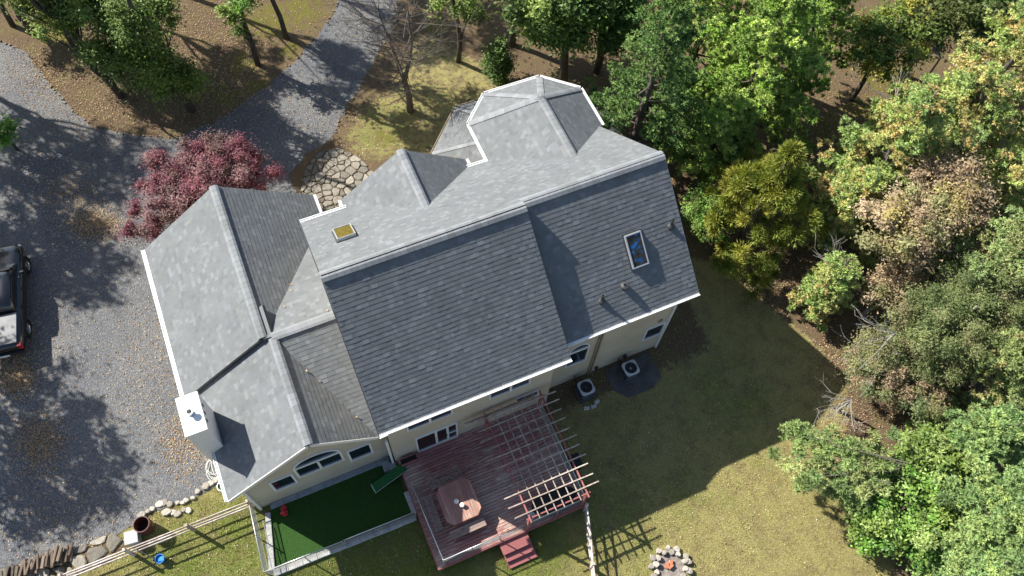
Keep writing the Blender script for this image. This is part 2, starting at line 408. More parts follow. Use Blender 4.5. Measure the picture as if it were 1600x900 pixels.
def gutter(A, B, out, name='gutter', w=.11, h=.13, mat='white', drop=.06):
    A, B, out = Vector(A), Vector(B), Vector(out)
    mb = MB(); o = out*(w/2+.005) - Vector((0,0,drop)); d = (B-A).normalized()
    X = d; c = (A+B)/2 + o; L = (B-A).length
    # open trough: back, floor, front with a rolled lip
    mb.box(c - out*(w/2-.006), (L,.012,h), X, out); mb.box(c + out*(w/2-.006) + Vector((0,0,.008)), (L,.014,h), X, out)
    mb.box(c - Vector((0,0,h/2-.006)), (L,w-.03,.012), X, out); mb.box(c + out*(w/2+.004) + Vector((0,0,h/2)), (L+.004,.03,.018), X, out)
    mb.box(c + Vector((0,0,h/2-.03)), (L-.01,w-.03,.008), X, out)
    return mb.ob(name, mat, house)
def fascia(A, B, name='fascia', mat='white', w=.03, h=.2, off=(0,0,0), drop=.12):
    mb = MB(); v = Vector(off)-Vector((0,0,drop)); mb.beam(Vector(A)+v, Vector(B)+v, w, h); return mb.ob(name, mat, house)
z1, z2, s, sb, b1 = g('z1'), g('z2'), g('s'), g('sb'), g('b1'); A1, A2, bf = g('A1'), g('A2'), g('bf'); be1, be2 = g('be1'), g('be2')
zf = z2-s*bf; e1 = z1-sb*(be1-b1); e2 = z2-sb*be2
def fp(a, b): return W(a, b, z2+s*b)                       # front slope
def bp1(a, b): return W(a, b, z1-sb*(b-b1))
def bp2(a, b): return W(a, b, z2-sb*b)
m1 = roof('roof_slope', [bp1(0,b1),bp1(A1,b1),bp1(A1,be1),bp1(0,be1)], pieces=300, label='darkest and widest back roof slope')
m2_ = roof('roof_slope', [bp2(A1-.25,0),bp2(A2,0),bp2(A2,be2),bp2(A1-.25,be2)])
fr = roof('roof_slope', [fp(0,b1),fp(A1,b1),fp(A1,0),fp(A2,0),fp(A2,-bf),fp(0,-bf)],
          convex=[[fp(0,b1),fp(A1,b1),fp(A1,0),fp(0,0)],[fp(0,0),fp(A2,0),fp(A2,-bf),fp(0,-bf)]])
nF = Vector((0, s, 1)).normalized(); nB = Vector((0,-sb,1)).normalized()
ridge(m1, W(A1,b1,z1), W(0,b1,z1), nF, nB, w=.27, lift=.05); ridge(m2_, W(A2,0,z2), W(A1,0,z2), nF, nB, w=.27, lift=.05)
# fill below the proud rake of the taller slope
mb = MB(); mb.tone = (.8,.8,.8)
mb.prism([W(A1,b1,z1)-Vector((.03,0,.05)), bp1(A1,be1)-Vector((.03,0,.05)), bp1(A1,be1)-Vector((.03,0,.55)), W(A1,0.,z2)-Vector((.03,0,.3))], (-.04,0,0))
mb.ob('rake_board', 'shingle', house)
gutter(bp1(0,be1), bp1(A1,be1), (0,-1,0)); gutter(bp2(A1,be2), bp2(A2,be2), (0,-1,0)); gutter(fp(0,-bf), fp(A2,-bf), (0,1,0))
fascia(bp2(A2,0)+Vector((.005,0,-.03)), bp2(A2,be2)+Vector((.005,0,-.03)), 'rake_trim'); fascia(fp(A2,0)+Vector((.005,0,-.03)), fp(A2,-bf)+Vector((.005,0,-.03)), 'rake_trim')
fascia(bp1(0,b1)-Vector((.02,0,0)), bp1(0,be1)-Vector((.02,0,0)), 'rake_trim', 'dark_metal', drop=.13)
fascia(fp(0,b1)-Vector((.02,0,0)), fp(0,-bf)-Vector((.02,0,0)), 'rake_trim', 'dark_metal', drop=.14)
# flat soffits that carry the eaves
def soffit(a0,a1,b0,b1_,z): MB().prism([W(a0,b0,z),W(a1,b0,z),W(a1,b1_,z),W(a0,b1_,z)], (0,0,.03)).ob('soffit','stucco',house)
soffit(.02, A1-.02, g('w1'), be1-.02, e1-.10); soffit(A1+.02, A2-.02, g('m2w'), be2-.02, e2-.10)

# walls ---------------------------------------------------------------
w1, m2w, sw = g('w1'), g('m2w'), g('sw')
mb = MB(); aW = 9.13
MB().prism([W(.2,w1,0),W(A1-.25,w1,0),W(A1-.25,w1,e1-.08),W(.2,w1,e1-.08)], (0,.3,0)).ob('wall','stucco',house, label='beige back wall above the deck')
MB().prism([W(A1-.245,m2w,0),W(aW,m2w,0),W(aW,m2w,e2-.08),W(A1-.245,m2w,e2-.08)], (0,.3,0)).ob('wall','stucco',house, label='beige back wall behind the air conditioners')
MB().prism([W(A1-.25,w1-.015,0),W(A1-.25,w1-.015,e1-.1),W(A1-.25,m2w+.01,e1-.1),W(A1-.25,m2w+.01,0)], (-.3,0,0)).ob('wall','stucco',house)
gz = lambda b: (z2-sb*b if b > 0 else z2+s*b) - .1
MB().prism([W(aW,m2w-.01,0),W(aW,m2w-.01,gz(m2w)),W(aW,0,gz(0)),W(aW,-bf+.3,gz(-bf+.3)),W(aW,-bf+.3,0)], (-.3,0,0)).ob('wall','stucco',house, label='beige gable end wall')
gz1 = lambda b: (z1-sb*(b-b1) if b > b1 else z2+s*b) - .1
MB().prism([W(.2,w1-.01,0),W(.2,w1-.01,gz1(w1)),W(.2,b1,gz1(b1)),W(.2,-bf+.3,gz1(-bf+.3)),W(.2,-bf+.3,0)], (.3,0,0)).ob('wall','stucco',house)
MB().prism([W(.2,-bf+.3,0),W(aW,-bf+.3,0),W(aW,-bf+.3,zf-.05),W(.2,-bf+.3,zf-.05)], (0,-.3,0)).ob('wall','stucco',house, label='beige front wall')

# garage wing ------------------------------------------------------------
ag, zg, bg1, bg2, wg, zge = map(g, ('ag','zg','bg1','bg2','wg','zge')); sg = (zg-zge)/wg
gl = roof('roof_slope', [W(ag,bg1,zg),W(ag,bg2,zg),W(ag-wg,bg2,zge),W(ag-wg,bg1,zge)])
gr = roof('roof_slope', [W(ag,bg1,zg),W(ag,bg2,zg),W(ag+wg,bg2,zge),W(ag+wg,bg1,zge)])
nL = Vector((-sg,0,1)).normalized(); nR = Vector((sg,0,1)).normalized()
ridge(gl, W(ag,bg2,zg), W(ag,bg1,zg), nL, nR)
gutter(W(ag-wg,bg1,zge), W(ag-wg,bg2,zge), (-1,0,0), w=.15); gutter(W(ag+wg,bg1,zge), W(ag+wg,-bf-.05,zge), (1,0,0))
for bb, oy in ((bg1,.02),(bg2,-.02)):
    for k in (-1,1): fascia(W(ag,bb,zg)+Vector((0,oy,0)), W(ag+k*wg,bb,zge)+Vector((0,oy,0)), 'rake_trim', 'dark_metal', drop=.11, h=.13)
for bb, ey in ((bg1+.2,-.25),(bg2-.2,.25)):
    MB().prism([W(ag-wg+.25,bb,0),W(ag-wg+.25,bb,zge+.1),W(ag,bb,zg-.12),W(ag+wg-.25,bb,zge+.1),W(ag+wg-.25,bb,0)], (0,ey,0)).ob('wall','stucco',house)
for aa, ex in ((ag-wg+.25,.25),(ag+wg-.25,-.25)):
    MB().prism([W(aa,bg1+.21,0),W(aa,bg1+.21,zge+.02),W(aa,bg2-.21,zge+.02),W(aa,bg2-.21,0)], (ex,0,0)).ob('wall','stucco',house)
for k in range(2):                                            # garage doors facing the drive
    y0 = -(bg1+.7+k*2.1)*S; dr = MB().box((W(ag-wg+.25,0,0).x-.03, y0-1.2, 1.1), (.06,2.4,2.2)).ob('garage_door','white',house)
    mb = MB()
    for j in range(4): mb.box((W(ag-wg+.25,0,0).x-.07, y0-1.2, .3+j*.54), (.03,2.3,.46))
    mb.ob('door_panel','white',dr)

# sunroom wing with its gable over the turf ----------------------------------
asr, zs, bx, bsr, asl, zsl, sN = map(g, ('asr','zs','bx','bsr','asl','zsl','sN')); ms = (zs-zsl)/(asr-asl)
msR = .86; SL = lambda a, b: W(a, b, zs-(ms if a < asr else msR)*abs(a-asr)); vB = asr+sN*(bsr-bx)/msR
sl_ = roof('roof_slope', [SL(asr,-.9),SL(asr,bsr),SL(asl,bsr),SL(asl,-.9)], label='sunroom roof slope beside the chimney')
sr_ = roof('roof_slope', [SL(asr,bx),SL(asr,bsr),SL(vB,bsr)])
xb = roof('roof_slope', [SL(asr,bx),W(.19,bx,zs),W(.19,bsr,zs-sN*(bsr-bx)),SL(vB,bsr)])
gutter(SL(vB+.02,bsr), W(.22,bsr,zs-sN*(bsr-bx)), (0,-1,0), w=.08, h=.08)
zN = lambda a, b: W(a, b, zs-sN*(bx-b))
bst = bx-(zs-(zg-sg*(.19-ag)))/sN
xf = roof('roof_slope', [zN(asr,bx),zN(.19,bx),zN(.19,bst-.05),zN(ag,bx-.03)])
nSL = Vector((-ms,0,1)).normalized(); nSR = Vector((msR,0,1)).normalized(); nX = Vector((0,-sN,1)).normalized(); nXF = Vector((0,sN,1)).normalized()
ridge(sl_, SL(asr,bsr), SL(asr,bx+.05), nSL, nSR); ridge(xf, W(.0,bx,zs), W(asr,bx,zs), nXF, nX)
gutter(SL(asl,-.0), SL(asl,bsr), (-1,0,0))
fascia(SL(asr,bsr)+Vector((0,-.02,0)), SL(asl,bsr)+Vector((0,-.02,0)), 'rake_trim', 'stucco_cap'); fascia(SL(asr,bsr)+Vector((0,-.02,0)), SL(vB,bsr)+Vector((0,-.02,0)), 'rake_trim', 'stucco_cap')
swl = -3.76
MB().prism([W(swl,sw,-.1),SL(swl,sw)-Vector((0,0,.16)),SL(asr,sw)-Vector((0,0,.16)),SL(vB-.03,sw)-Vector((0,0,.2)),W(.19,sw,zs-sN*(sw-bx)-.16),W(.19,sw,-.1)], (0,.25,0)).ob('wall','stucco',house, label='beige gable wall with three windows')
MB().prism([W(swl,sw-.01,-.1),SL(swl,sw-.01)-Vector((0,0,.16)),SL(swl,.0)-Vector((0,0,.16)),W(swl,.0,-.1)], (.25,0,0)).ob('wall','stucco',house)
MB().box(W(swl,sw,0)+Vector((-.03,-.05,1.75)), (.11,.10,3.5)).ob('downspout','stucco_cap',house)
MB().box(W(.12,w1,0)+Vector((0,-.0,1.9)), (.10,.10,3.8)).ob('downspout','stucco_cap',house)

# entry gable on the front slope ------------------------------------------
af, bF, zf1, wf, zfe = map(g, ('af1','bf1','zf1','wf1','zf1e')); 
fv = lambda z: -(z2-z)/s
fl = roof('roof_slope', [W(af,bF,zf1),W(af,fv(zf1)+.05,zf1),W(af-wf,fv(zfe)+.05,zfe),W(af-wf,bF,zfe)])
f2 = roof('roof_slope', [W(af,bF,zf1),W(af,fv(zf1)+.05,zf1),W(af+wf,fv(zfe)+.05,zfe),W(af+wf,bF,zfe)])
sf = (zf1-zfe)/wf
ridge(fl, W(af,fv(zf1)+.1,zf1), W(af,bF,zf1), Vector((-sf,0,1)).normalized(), Vector((sf,0,1)).normalized())
gutter(W(af-wf,bF,zfe), W(af-wf,fv(zfe)-.02,zfe), (-1,0,0)); gutter(W(af+wf,bF,zfe), W(af+wf,fv(zfe)-.02,zfe), (1,0,0))
MB().prism([W(af-wf+.2,bF+.15,0),W(af-wf+.2,bF+.15,zfe),W(af,bF+.15,zf1-.12),W(af+wf-.2,bF+.15,zfe),W(af+wf-.2,bF+.15,0)], (0,-.25,0)).ob('wall','stucco',house)
for aa, ex in ((af-wf+.2,.2),(af+wf-.2,-.2)): MB().prism([W(aa,bF+.16,0),W(aa,bF+.16,zfe),W(aa,-bf+.3,zfe),W(aa,-bf+.3,0)], (ex,0,0)).ob('wall','stucco',house)

# turret with a faceted roof ---------------------------------------------------
ak, zk, bk, kL, kR, ze, kb2, kb3, kaL, kaR = map(g, ('ak','zk','bk','kL','kR','zke','kb2','kb3','kaL','kaR'))
K = W(ak,bk,zk); Kv = W(ak,fv(zk)+.05,zk); T = [W(kL,fv(ze)+.05,ze),W(kL,kb2,ze),W(kaL,kb3,ze),W(kaR,kb3,ze),W(kR,kb2,ze),W(kR,fv(ze)+.05,ze)]
tr = [roof('turret_slope', p) for p in ([K,Kv,T[0],T[1]],[K,T[1],T[2]],[K,T[2],T[3]],[K,T[3],T[4]],[K,T[4],T[5],Kv])]
ns = [nrm(K,Kv,T[1]),nrm(K,T[1],T[2]),nrm(K,T[2],T[3]),nrm(K,T[3],T[4]),nrm(K,T[4],Kv)]
ridge(tr[0], Kv, K, ns[0], ns[4])
for i in range(4): ridge(tr[i], T[i+1], K, ns[i], ns[i+1], w=.16, lift=.015)
cx = (W(ak,bk,0))
for i in range(5):
    A, B = T[i], T[i+1]; mid = (A+B)/2; o = (mid-Vector((cx.x,cx.y,mid.z))); e = (B-A).normalized(); o = (o - e*o.dot(e)); o.z = 0; o.normalize()
    gutter(A, B, o)
tw = [Vector((cx.x+(p.x-cx.x)*.9, cx.y+(p.y-cx.y)*.9-.05, 0)) for p in T]
for i in range(5):
    A, B = tw[i], tw[i+1]; n_ = Vector((cx.x,cx.y,0)) - (A+B)/2
    wl = MB().prism([A, B, B+Vector((0,0,ze*S-.05)), A+Vector((0,0,ze*S-.05))], n_.normalized()*.2).ob('turret_wall','stucco',house)
# porch roof skirting the turret
po = [Vector((7.35,4.4,3.1)),Vector((7.35,8.5,3.1)),Vector((9.55,10.82,3.1)),Vector((14.55,10.82,3.1)),Vector((16.85,8.3,3.1)),Vector((16.85,5.2,3.1))]
pi_ = [Vector((9.25,4.4,4.6)),Vector((9.25,7.25,4.6)),Vector((10.4,8.4,4.6)),Vector((13.2,8.4,4.6)),Vector((14.5,7.2,4.6)),Vector((14.5,5.2,4.6))]
for i in range(5):
    sl2 = roof('porch_slope', [po[i],po[i+1],pi_[i+1],pi_[i]], tint=.85)
    A, B = po[i], po[i+1]; e = (B-A).normalized(); o = Vector((-e.y,e.x,0)); gutter(A, B, o, 'porch_gutter', w=.08, h=.09, mat='trim_tan')
    if 0 < i: ridge(sl2, po[i], pi_[i], nrm(po[i-1],po[i],pi_[i]), nrm(po[i],po[i+1],pi_[i]), w=.1, lift=.01)
for p in (po[1],po[2],po[3],po[4]):
    q = Vector((12.1+(p.x-12.1)*.93, 5+(p.y-5)*.93, 0)); MB().lathe(q, [(.14,0),(.14,.1),(.10,.14),(.09,2.85),(.14,2.95),(.14,3.02)], 12).ob('porch_column','white',house)

# chimney -----------------------------------------------------------------
c0, c1, cb0, cb1, zc = map(g, ('c0','c1','cb0','cb1','zc'))
cc = (W(c0,cb0,0)+W(c1,cb1,0))/2; dx, dy = (c1-c0)*S, (cb1-cb0)*S
chim = MB().box(cc+Vector((0,0,zc*S/2-.06)), (dx-.06,dy-.06,zc*S-.12)).ob('chimney','stucco_cap',house)
MB().box(cc+Vector((0,0,zc*S-.05)), (dx,dy,.10)).ob('chimney_cap','white',chim, bevel=.015)
MB().lathe(cc+Vector((.0,.0,zc*S)), [(.14,0),(.14,.03),(.10,.05),(.10,.24),(.15,.25),(.15,.27),(.095,.27),(.095,.1)], 20, closed=False).ob('flue','white_metal',chim, smooth=False)
for k in range(3): MB().box(cc+Vector((dx/2-.02,.35-.33*k,zc*S-.42)), (.03,.12,.14)).ob('vent','dark_metal',chim)

# windows ------------------------------------------------------------------
def window(x0, x1, za, zb, Y, arch=0., mull=(), name='window', glass='glass', fw=.09, rail=None, parent=house, frame='white'):
    "frame proud of a wall that faces -Y, with panes set back in it"
    n = 14 if arch else 0
    def outline(i):
        p = [(x0+i, za+i), (x1-i, za+i), (x1-i, zb-i if not arch else zb)]
        if arch:
            xm, hw = (x0+x1)/2, (x1-x0)/2-i
            p = [(x0+i, za+i), (x1-i, za+i)] + [(xm+hw*cos(pi*k/n), zb+(arch-i)*sin(pi*k/n)) for k in range(n+1)]
        else: p.append((x0+i, zb-i))
        return p
    o, q = outline(0), outline(fw); N_ = len(o); vs = [(x, Y-.07, z) for x, z in o] + [(x, Y-.07, z) for x, z in q] + [(x, Y+.02, z) for x, z in o] + [(x, Y-.0, z) for x, z in q]
    mb = MB(); fs = []
    for i in range(N_):
        j = (i+1)%N_; fs += [(i,j,j+N_,i+N_),(i,i+2*N_,j+2*N_,j),(i+N_,j+N_,j+3*N_,i+3*N_)]
    mb.mesh(vs, fs); f = mb.ob(name, frame, parent)
    MB().poly([(x, Y-.02, z) for x, z in q]).ob('pane', glass, f)
    mm = MB()
    if arch: mm.box(((x0+x1)/2, Y-.05, zb), (x1-x0-fw*2, .05, .16))
    for x in mull: mm.box((x, Y-.05, (za+zb)/2), (.10, .05, zb-za-fw*.5))
    for r in (rail or ()): mm.box(((r[0]+r[1])/2, Y-.05, r[2]), (r[1]-r[0], .04, .05))
    if mm.v: mm.ob('mullion', frame, f)
    return f
Y1, Y2, Y3 = -w1*S, -m2w*S, -sw*S
window(-4.86,-3.84,1.66,3.05,Y3); window(-1.50,-.44,1.62,3.08,Y3)
window(-3.72,-1.68,2.2,3.45,Y3, arch=.85, mull=(-2.70,))
window(12.98,14.0,1.68,2.95,Y2,fw=.06); window(8.86,9.93,2.2,3.8,Y2, arch=.6, fw=.06)
window(1.14,3.15,4.05,5.2,Y1,mull=(2.15,),fw=.06); window(4.81,6.72,4.0,5.2,Y1,mull=(5.8,),fw=.06)
window(6.12,7.26,2.0,2.6,Y1,fw=.06)
d_ = window(1.38,3.33,.64,2.62,Y1,name='patio_door',glass='door_glass',mull=(2.32,2.86),rail=((2.34,2.84,.82),(2.9,3.27,.82),(2.9,3.27,1.6)),fw=.07)
MB().box((2.80,Y1-.09,1.6),(.03,.05,.22)).ob('handle','black_metal',d_)
for x, Y in ((7.93,Y2-.04),(8.08,Y2-.04),(10.33,Y2-.05),(10.47,Y2-.05)): MB().box((x,Y,2.9),(.07,.07,5.8)).ob('downspout','trim_tan',house)
MB().box((14.08,Y2-.05,2.35),(.09,.09,4.7)).ob('downspout','white',house)
MB().lathe((13.6,Y2-.02,3.4),[(.12,0),(.12,.05)],16,axis=(0,-1,0)).ob('wall_vent','trim_tan',house)
for x, z in ((12.3,.45),(10.75,.4)): MB().box((x,Y2-.06,z),(.14,.12,.24)).ob('electric_box','dark_metal',house)

# skylights and vents --------------------------------------------------------
def on_plane(u, v, P0, n):
    q = CF*G_('f') + CR*(u-800) + CU*(450-v); t = (Vector(P0)-CAM).dot(n)/q.dot(n); return CAM + q*t
def skylight(pts, P0, n, glass, parent, lab):
    P = [on_plane(u, v, P0, n) for u, v in pts]; c = sum(P, Vector((0,0,0)))/4
    h = Vector((1,0,0)); u = n.cross(h).normalized()
    wx = ((P[1]-P[0]).dot(h)+(P[2]-P[3]).dot(h))/2; wy = abs(((P[0]-P[3]).dot(u)+(P[1]-P[2]).dot(u))/2)
    mb = MB()
    for sx in (-1,1):
        mb.box(c+h*sx*(wx/2-.025)+n*.08, (.05,wy,.16), h, u); mb.box(c+u*sx*(wy/2-.025)+n*.08, (wx-.10,.05,.16), h, u)
    f = mb.ob('skylight','white_metal',parent,label=lab); MB().box(c+n*.125,(wx-.105,wy-.105,.012),h,u).ob('pane',glass,f)
    m = MB()
    for k in (-1,1): m.box(c+u*k*(wy/2+.03)+n*.03,(wx+.12,.06,.03),h,u); m.box(c+h*k*(wx/2+.03)+n*.03,(.06,wy-.001,.03),h,u)
    m.ob('flashing','dark_metal',f)
skylight([(521,363),(550,354),(557,370),(528,379)], fp(0,0), nF, 'skylight_olive', fr, 'small skylight with olive glass')
skylight([(973,369),(998,360),(1013,411),(988,420)], bp2(A2,0), nB, 'skylight_painted_sky', m2_, 'tall skylight with blue sky reflection painted on dark glass')
for u, v, h_ in ((940,470,.45),(1048,353,.5),(975,449,.16)):
    p = on_plane(u, v, bp2(A2,0), nB)
    MB().lathe(p-Vector((0,0,.08)), [(.17,0),(.15,.12),(.07,.2),(.055,.24),(.055,.1+h_),(.04,.1+h_),(.04,.2)] if h_>.2 else [(.13,0),(.13,.16),(.17,.18),(.17,.26),(.05,.30)], 14, closed=False).ob('roof_vent','dark_metal',m2_)
# ------------------------------------------------------------------ ground, drive, path
def P2(pts, z=0.0): return [(p.x, p.y) for p in (at(u, v, z) for u, v in pts)]
ISL = P2([(0,65),(45,85),(75,130),(120,180),(150,200),(200,210),(280,216),(350,185),(430,125),(470,85),(510,40),(530,0)])
PR = P2([(620,0),(610,50),(560,140),(530,190),(520,215),(478,240)])
DB = P2([(345,755),(270,790),(230,805),(170,840),(100,870),(60,885),(0,890)])
def wiggle(poly, step=.5, amp=.12):
    out = []
    for i in range(len(poly)):
        a, b = Vector((*poly[i],0)), Vector((*poly[(i+1)%len(poly)],0)); n = max(1, int((b-a).length/step)) if (b-a).length < 30 else 1
        for k in range(n):
            p = a.lerp(b, k/n); out.append((p.x+random.uniform(-amp,amp), p.y+random.uniform(-amp,amp)))
    return out
drive = wiggle([(-45,30),(-20,30)] + ISL + [(12,33),(16,33)] + PR + [(.4,12.2),(.6,7.5),(-5.2,7.2),(-5.2,-1.5)] + DB + [(-30,-3),(-45,-3)])
from mathutils.geometry import tessellate_polygon
def sheet(name, poly, z, mat, **kw):
    tris = tessellate_polygon([[Vector((*p,0)) for p in poly]])
    mb = MB(); mb.mesh([(x,y,z) for x,y in poly], [tuple(t) if ((poly[t[1]][0]-poly[t[0]][0])*(poly[t[2]][1]-poly[t[0]][1])-(poly[t[2]][0]-poly[t[0]][0])*(poly[t[1]][1]-poly[t[0]][1]))>0 else tuple(t[::-1]) for t in tris]); return mb.ob(name, mat, **kw)
sheet('driveway', drive, .012, 'gravel', kind='structure')
def in_poly_np(X, Y, poly):
    c = np.zeros(X.shape, bool)
    for i in range(len(poly)):
        (x1,y1),(x2,y2) = poly[i], poly[i-1]
        with np.errstate(divide='ignore', invalid='ignore'):
            c ^= ((y1 > Y) != (y2 > Y)) & (X < (x2-x1)*(Y-y1)/(y2-y1+1e-12)+x1)
    return c
gx = np.arange(-30, 70.01, .4); gy = np.arange(-40, 60.01, .4); GX, GY = np.meshgrid(gx, gy)
LAWN = P2([(1088,400),(1150,425),(1215,490),(1300,560),(1335,640),(1310,700),(1345,780),(1400,900),(1440,1000),(600,1100),(0,1000),(0,893),(60,886),(100,872),(170,842),(230,806),(345,756),(700,400)])
lawnm = in_poly_np(GX, GY, LAWN).astype(float)
LAWN2 = P2([(545,170),(600,130),(640,40),(720,60),(800,130),(850,110),(960,130),(1010,210),(900,250),(700,260),(560,262),(520,232)])
lawn2 = in_poly_np(GX, GY, LAWN2).astype(float)
def blur(a, k):
    for _ in range(k):
        a = (np.roll(a,1,0)+np.roll(a,-1,0)+a)/3; a = (np.roll(a,1,1)+np.roll(a,-1,1)+a)/3
    return a
lawnm = blur(np.maximum(lawnm, lawn2*.56), 3)
moss = np.zeros_like(lawnm)
for u, v, r in ((425,30,2.6),(470,15,2.4),(375,100,1.5),(350,150,1.6),(455,75,1.),(1385,120,2.6),(1300,200,2.),(1340,170,1.6),(600,215,1.),(1000,200,1.2),(400,140,1.5),(680,40,1.4),(300,120,1.),(95,55,1.2)):
    p = at(u, v); moss = np.maximum(moss, np.clip(1.25-np.hypot(GX-p.x, GY-p.y)/r, 0, 1)*.8)
grn = np.zeros_like(lawnm)
for u, v, r, k in ((600,880,4.5,1.),(300,870,3,.55),(250,850,3,.35),(380,850,3,.6),(820,850,2.2,.9),(500,890,3,.9),(1150,640,3,.3),(1300,730,2.5,.25),(960,820,3,.4),(1080,760,2.5,.2),(600,200,3,.3)):
    p = at(u, v); grn = np.maximum(grn, np.clip(1.3-np.hypot(GX-p.x, GY-p.y)/r, 0, 1)*k)
wall_dist = np.maximum(np.abs(GX-8)-8.5, np.abs(GY-0)-5.3)       # bare strip along the back walls
bare = (wall_dist < .6)
lawnm = lawnm*(1-.75*blur(bare.astype(float), 2))
GZ = .05*np.sin(GX*.35)*np.cos(GY*.3)*0
nx_, ny_ = len(gx), len(gy)
gv = np.stack([GX.ravel(), GY.ravel(), GZ.ravel()], 1)
idx = np.arange(nx_*ny_).reshape(ny_, nx_); gf = np.stack([idx[:-1,:-1].ravel(), idx[:-1,1:].ravel(), idx[1:,1:].ravel(), idx[1:,:-1].ravel()], 1)
def npmesh(name, verts, faces, mat, attrs=None, parent=None, **kw):
    me = bpy.data.meshes.new(name); nv, nf, k = len(verts), len(faces), faces.shape[1]
    me.vertices.add(nv); me.vertices.foreach_set('co', verts.astype(np.float32).ravel())
    me.loops.add(nf*k); me.loops.foreach_set('vertex_index', faces.astype(np.int32).ravel())
    me.polygons.add(nf); me.polygons.foreach_set('loop_start', np.arange(0, nf*k, k, dtype=np.int32)); me.polygons.foreach_set('loop_total', np.full(nf, k, dtype=np.int32))
    for an, arr in (attrs or {}).items():
        ca = me.color_attributes.new(an, 'FLOAT_COLOR', 'POINT'); a4 = np.ones((nv,4), np.float32); a4[:,:3] = arr; ca.data.foreach_set('color', a4.ravel())
    me.materials.append(M[mat]); me.update(calc_edges=True)
    o = bpy.data.objects.new(name, me); col.objects.link(o); o.parent = parent
    if parent: 
        b = wloc(parent); me.transform(Matrix.Translation(-b))
    tag(o, **kw); return o
npmesh('ground', gv, gf, 'ground', {'mask': np.stack([lawnm.ravel(), moss.ravel(), grn.ravel()], 1)}, kind='structure')
mb = MB(); mb.mesh([(-900,-900,-.02),(900,-900,-.02),(900,900,-.02),(-900,900,-.02)], [(0,1,2,3)])
far = mb.ob('far_ground', 'ground', kind='structure'); a_ = far.data.color_attributes.new('mask','FLOAT_COLOR','POINT'); a_.data.foreach_set('color', [0,0,0,1]*4)

# stones: Voronoi cells shrunk and domed
def voronoi(pts, win, gap):
    out = []
    for i, p in enumerate(pts):
        c = list(ccw(win))
        for j, q in enumerate(pts):
            if i == j: continue
            dx, dy = q[0]-p[0], q[1]-p[1]; L = sqrt(dx*dx+dy*dy)
            if L > 3.5: continue
            nx, ny = dx/L, dy/L; c = clip_half(c, nx, ny, (p[0]+q[0])/2*nx+(p[1]+q[1])/2*ny-gap/2)
            if len(c) < 3: break
        if len(c) >= 3: out.append(c)
    return out
def slab_stone(name, poly, z, h, mat, parent, jig=.0):
    cx_ = sum(p[0] for p in poly)/len(poly); cy_ = sum(p[1] for p in poly)/len(poly)
    pts = []
    for i in range(len(poly)):                       # cut the corners so that no stone is a clean polygon
        a, b = poly[i], poly[(i+1)%len(poly)]
        for k in (.2,.8): pts.append((a[0]+(b[0]-a[0])*k+random.uniform(-jig,jig), a[1]+(b[1]-a[1])*k+random.uniform(-jig,jig)))
    n = len(pts); mb = MB(); sh = lambda k, zz: [(cx_+(x-cx_)*k, cy_+(y-cy_)*k, zz+random.uniform(-.008,.008)) for x, y in pts]
    v = sh(1., z-.03)+sh(1., z+h*.6)+sh(.84, z+h)
    mb.mesh(v+[(cx_,cy_,z+h*1.04)], [(i,(i+1)%n,(i+1)%n+n,i+n) for i in range(n)]+[(i+n,(i+1)%n+n,(i+1)%n+2*n,i+2*n) for i in range(n)]+[(i+2*n,(i+1)%n+2*n,3*n) for i in range(n)])
    return mb.ob(name, mat, parent, loc=(cx_,cy_,z))
def stone_field(win, cell, gap, z, h, mat, parent, name='stone', keep=1.0, hv=.3):
    xs = [p[0] for p in win]; ys = [p[1] for p in win]; pts = []
    y = min(ys); r = 0
    while y < max(ys):
        x = min(xs) + (cell/2 if r%2 else 0)
        while x < max(xs):
            pts.append((x+random.uniform(-.42,.42)*cell, y+random.uniform(-.42,.42)*cell)); x += cell
        y += cell*.87; r += 1
    cnt = 0
    for c in voronoi(pts, win, gap):
        area = abs(sum(c[i][0]*c[(i+1)%len(c)][1]-c[(i+1)%len(c)][0]*c[i][1] for i in range(len(c))))/2
        if area > cell*cell*.15 and random.random() < keep:
            slab_stone(name, c, z, h*random.uniform(1-hv,1+hv), mat, parent, cell*.03); cnt += 1
    return cnt
fw_ = P2([(478,262),(500,238),(528,232),(560,246),(585,270),(540,345),(500,335),(470,300)])
path = sheet('stone_path', wiggle(fw_, .5, .1), .016, 'ground', kind='structure'); path.data.color_attributes.new('mask','FLOAT_COLOR','POINT').data.foreach_set('color', [0.1,0,0,1]*len(path.data.vertices))
stone_field(fw_, .46, .045, .02, .06, 'stone', path)
bl = P2([(-40,900),(70,872),(130,852),(175,832),(205,850),(180,870),(110,905),(-40,960)])
patch = sheet('stone_apron', wiggle(bl, .5, .1), .014, 'ground', kind='structure'); patch.data.color_attributes.new('mask','FLOAT_COLOR','POINT').data.foreach_set('color', [0.2,0,0,1]*len(patch.data.vertices))
stone_field(bl, .75, .10, .02, .07, 'stone', patch)
wallst = thing('stone_edging', (*P2([(285,785)])[0],0), 'pale fieldstones edging the gravel drive near the fence', 'stone edging')
for i in range(15):
    k = i/14; p = at(222+k*125, 806-k*52-6*sin(k*9)); 
    for row in range(2 if 3 < i < 9 else 1):
        r = random.uniform(.12,.22); c = (p.x+random.uniform(-.06,.06), p.y-row*.4+random.uniform(-.08,.08)); n = 6; a0 = random.random()*6
        slab_stone('stone', [(c[0]+r*random.uniform(.8,1.25)*cos(a0+2*pi*j/n), c[1]+r*random.uniform(.7,1.05)*sin(a0+2*pi*j/n)) for j in range(n)], 0, random.uniform(.07,.15), 'stone_pale', wallst, .02)
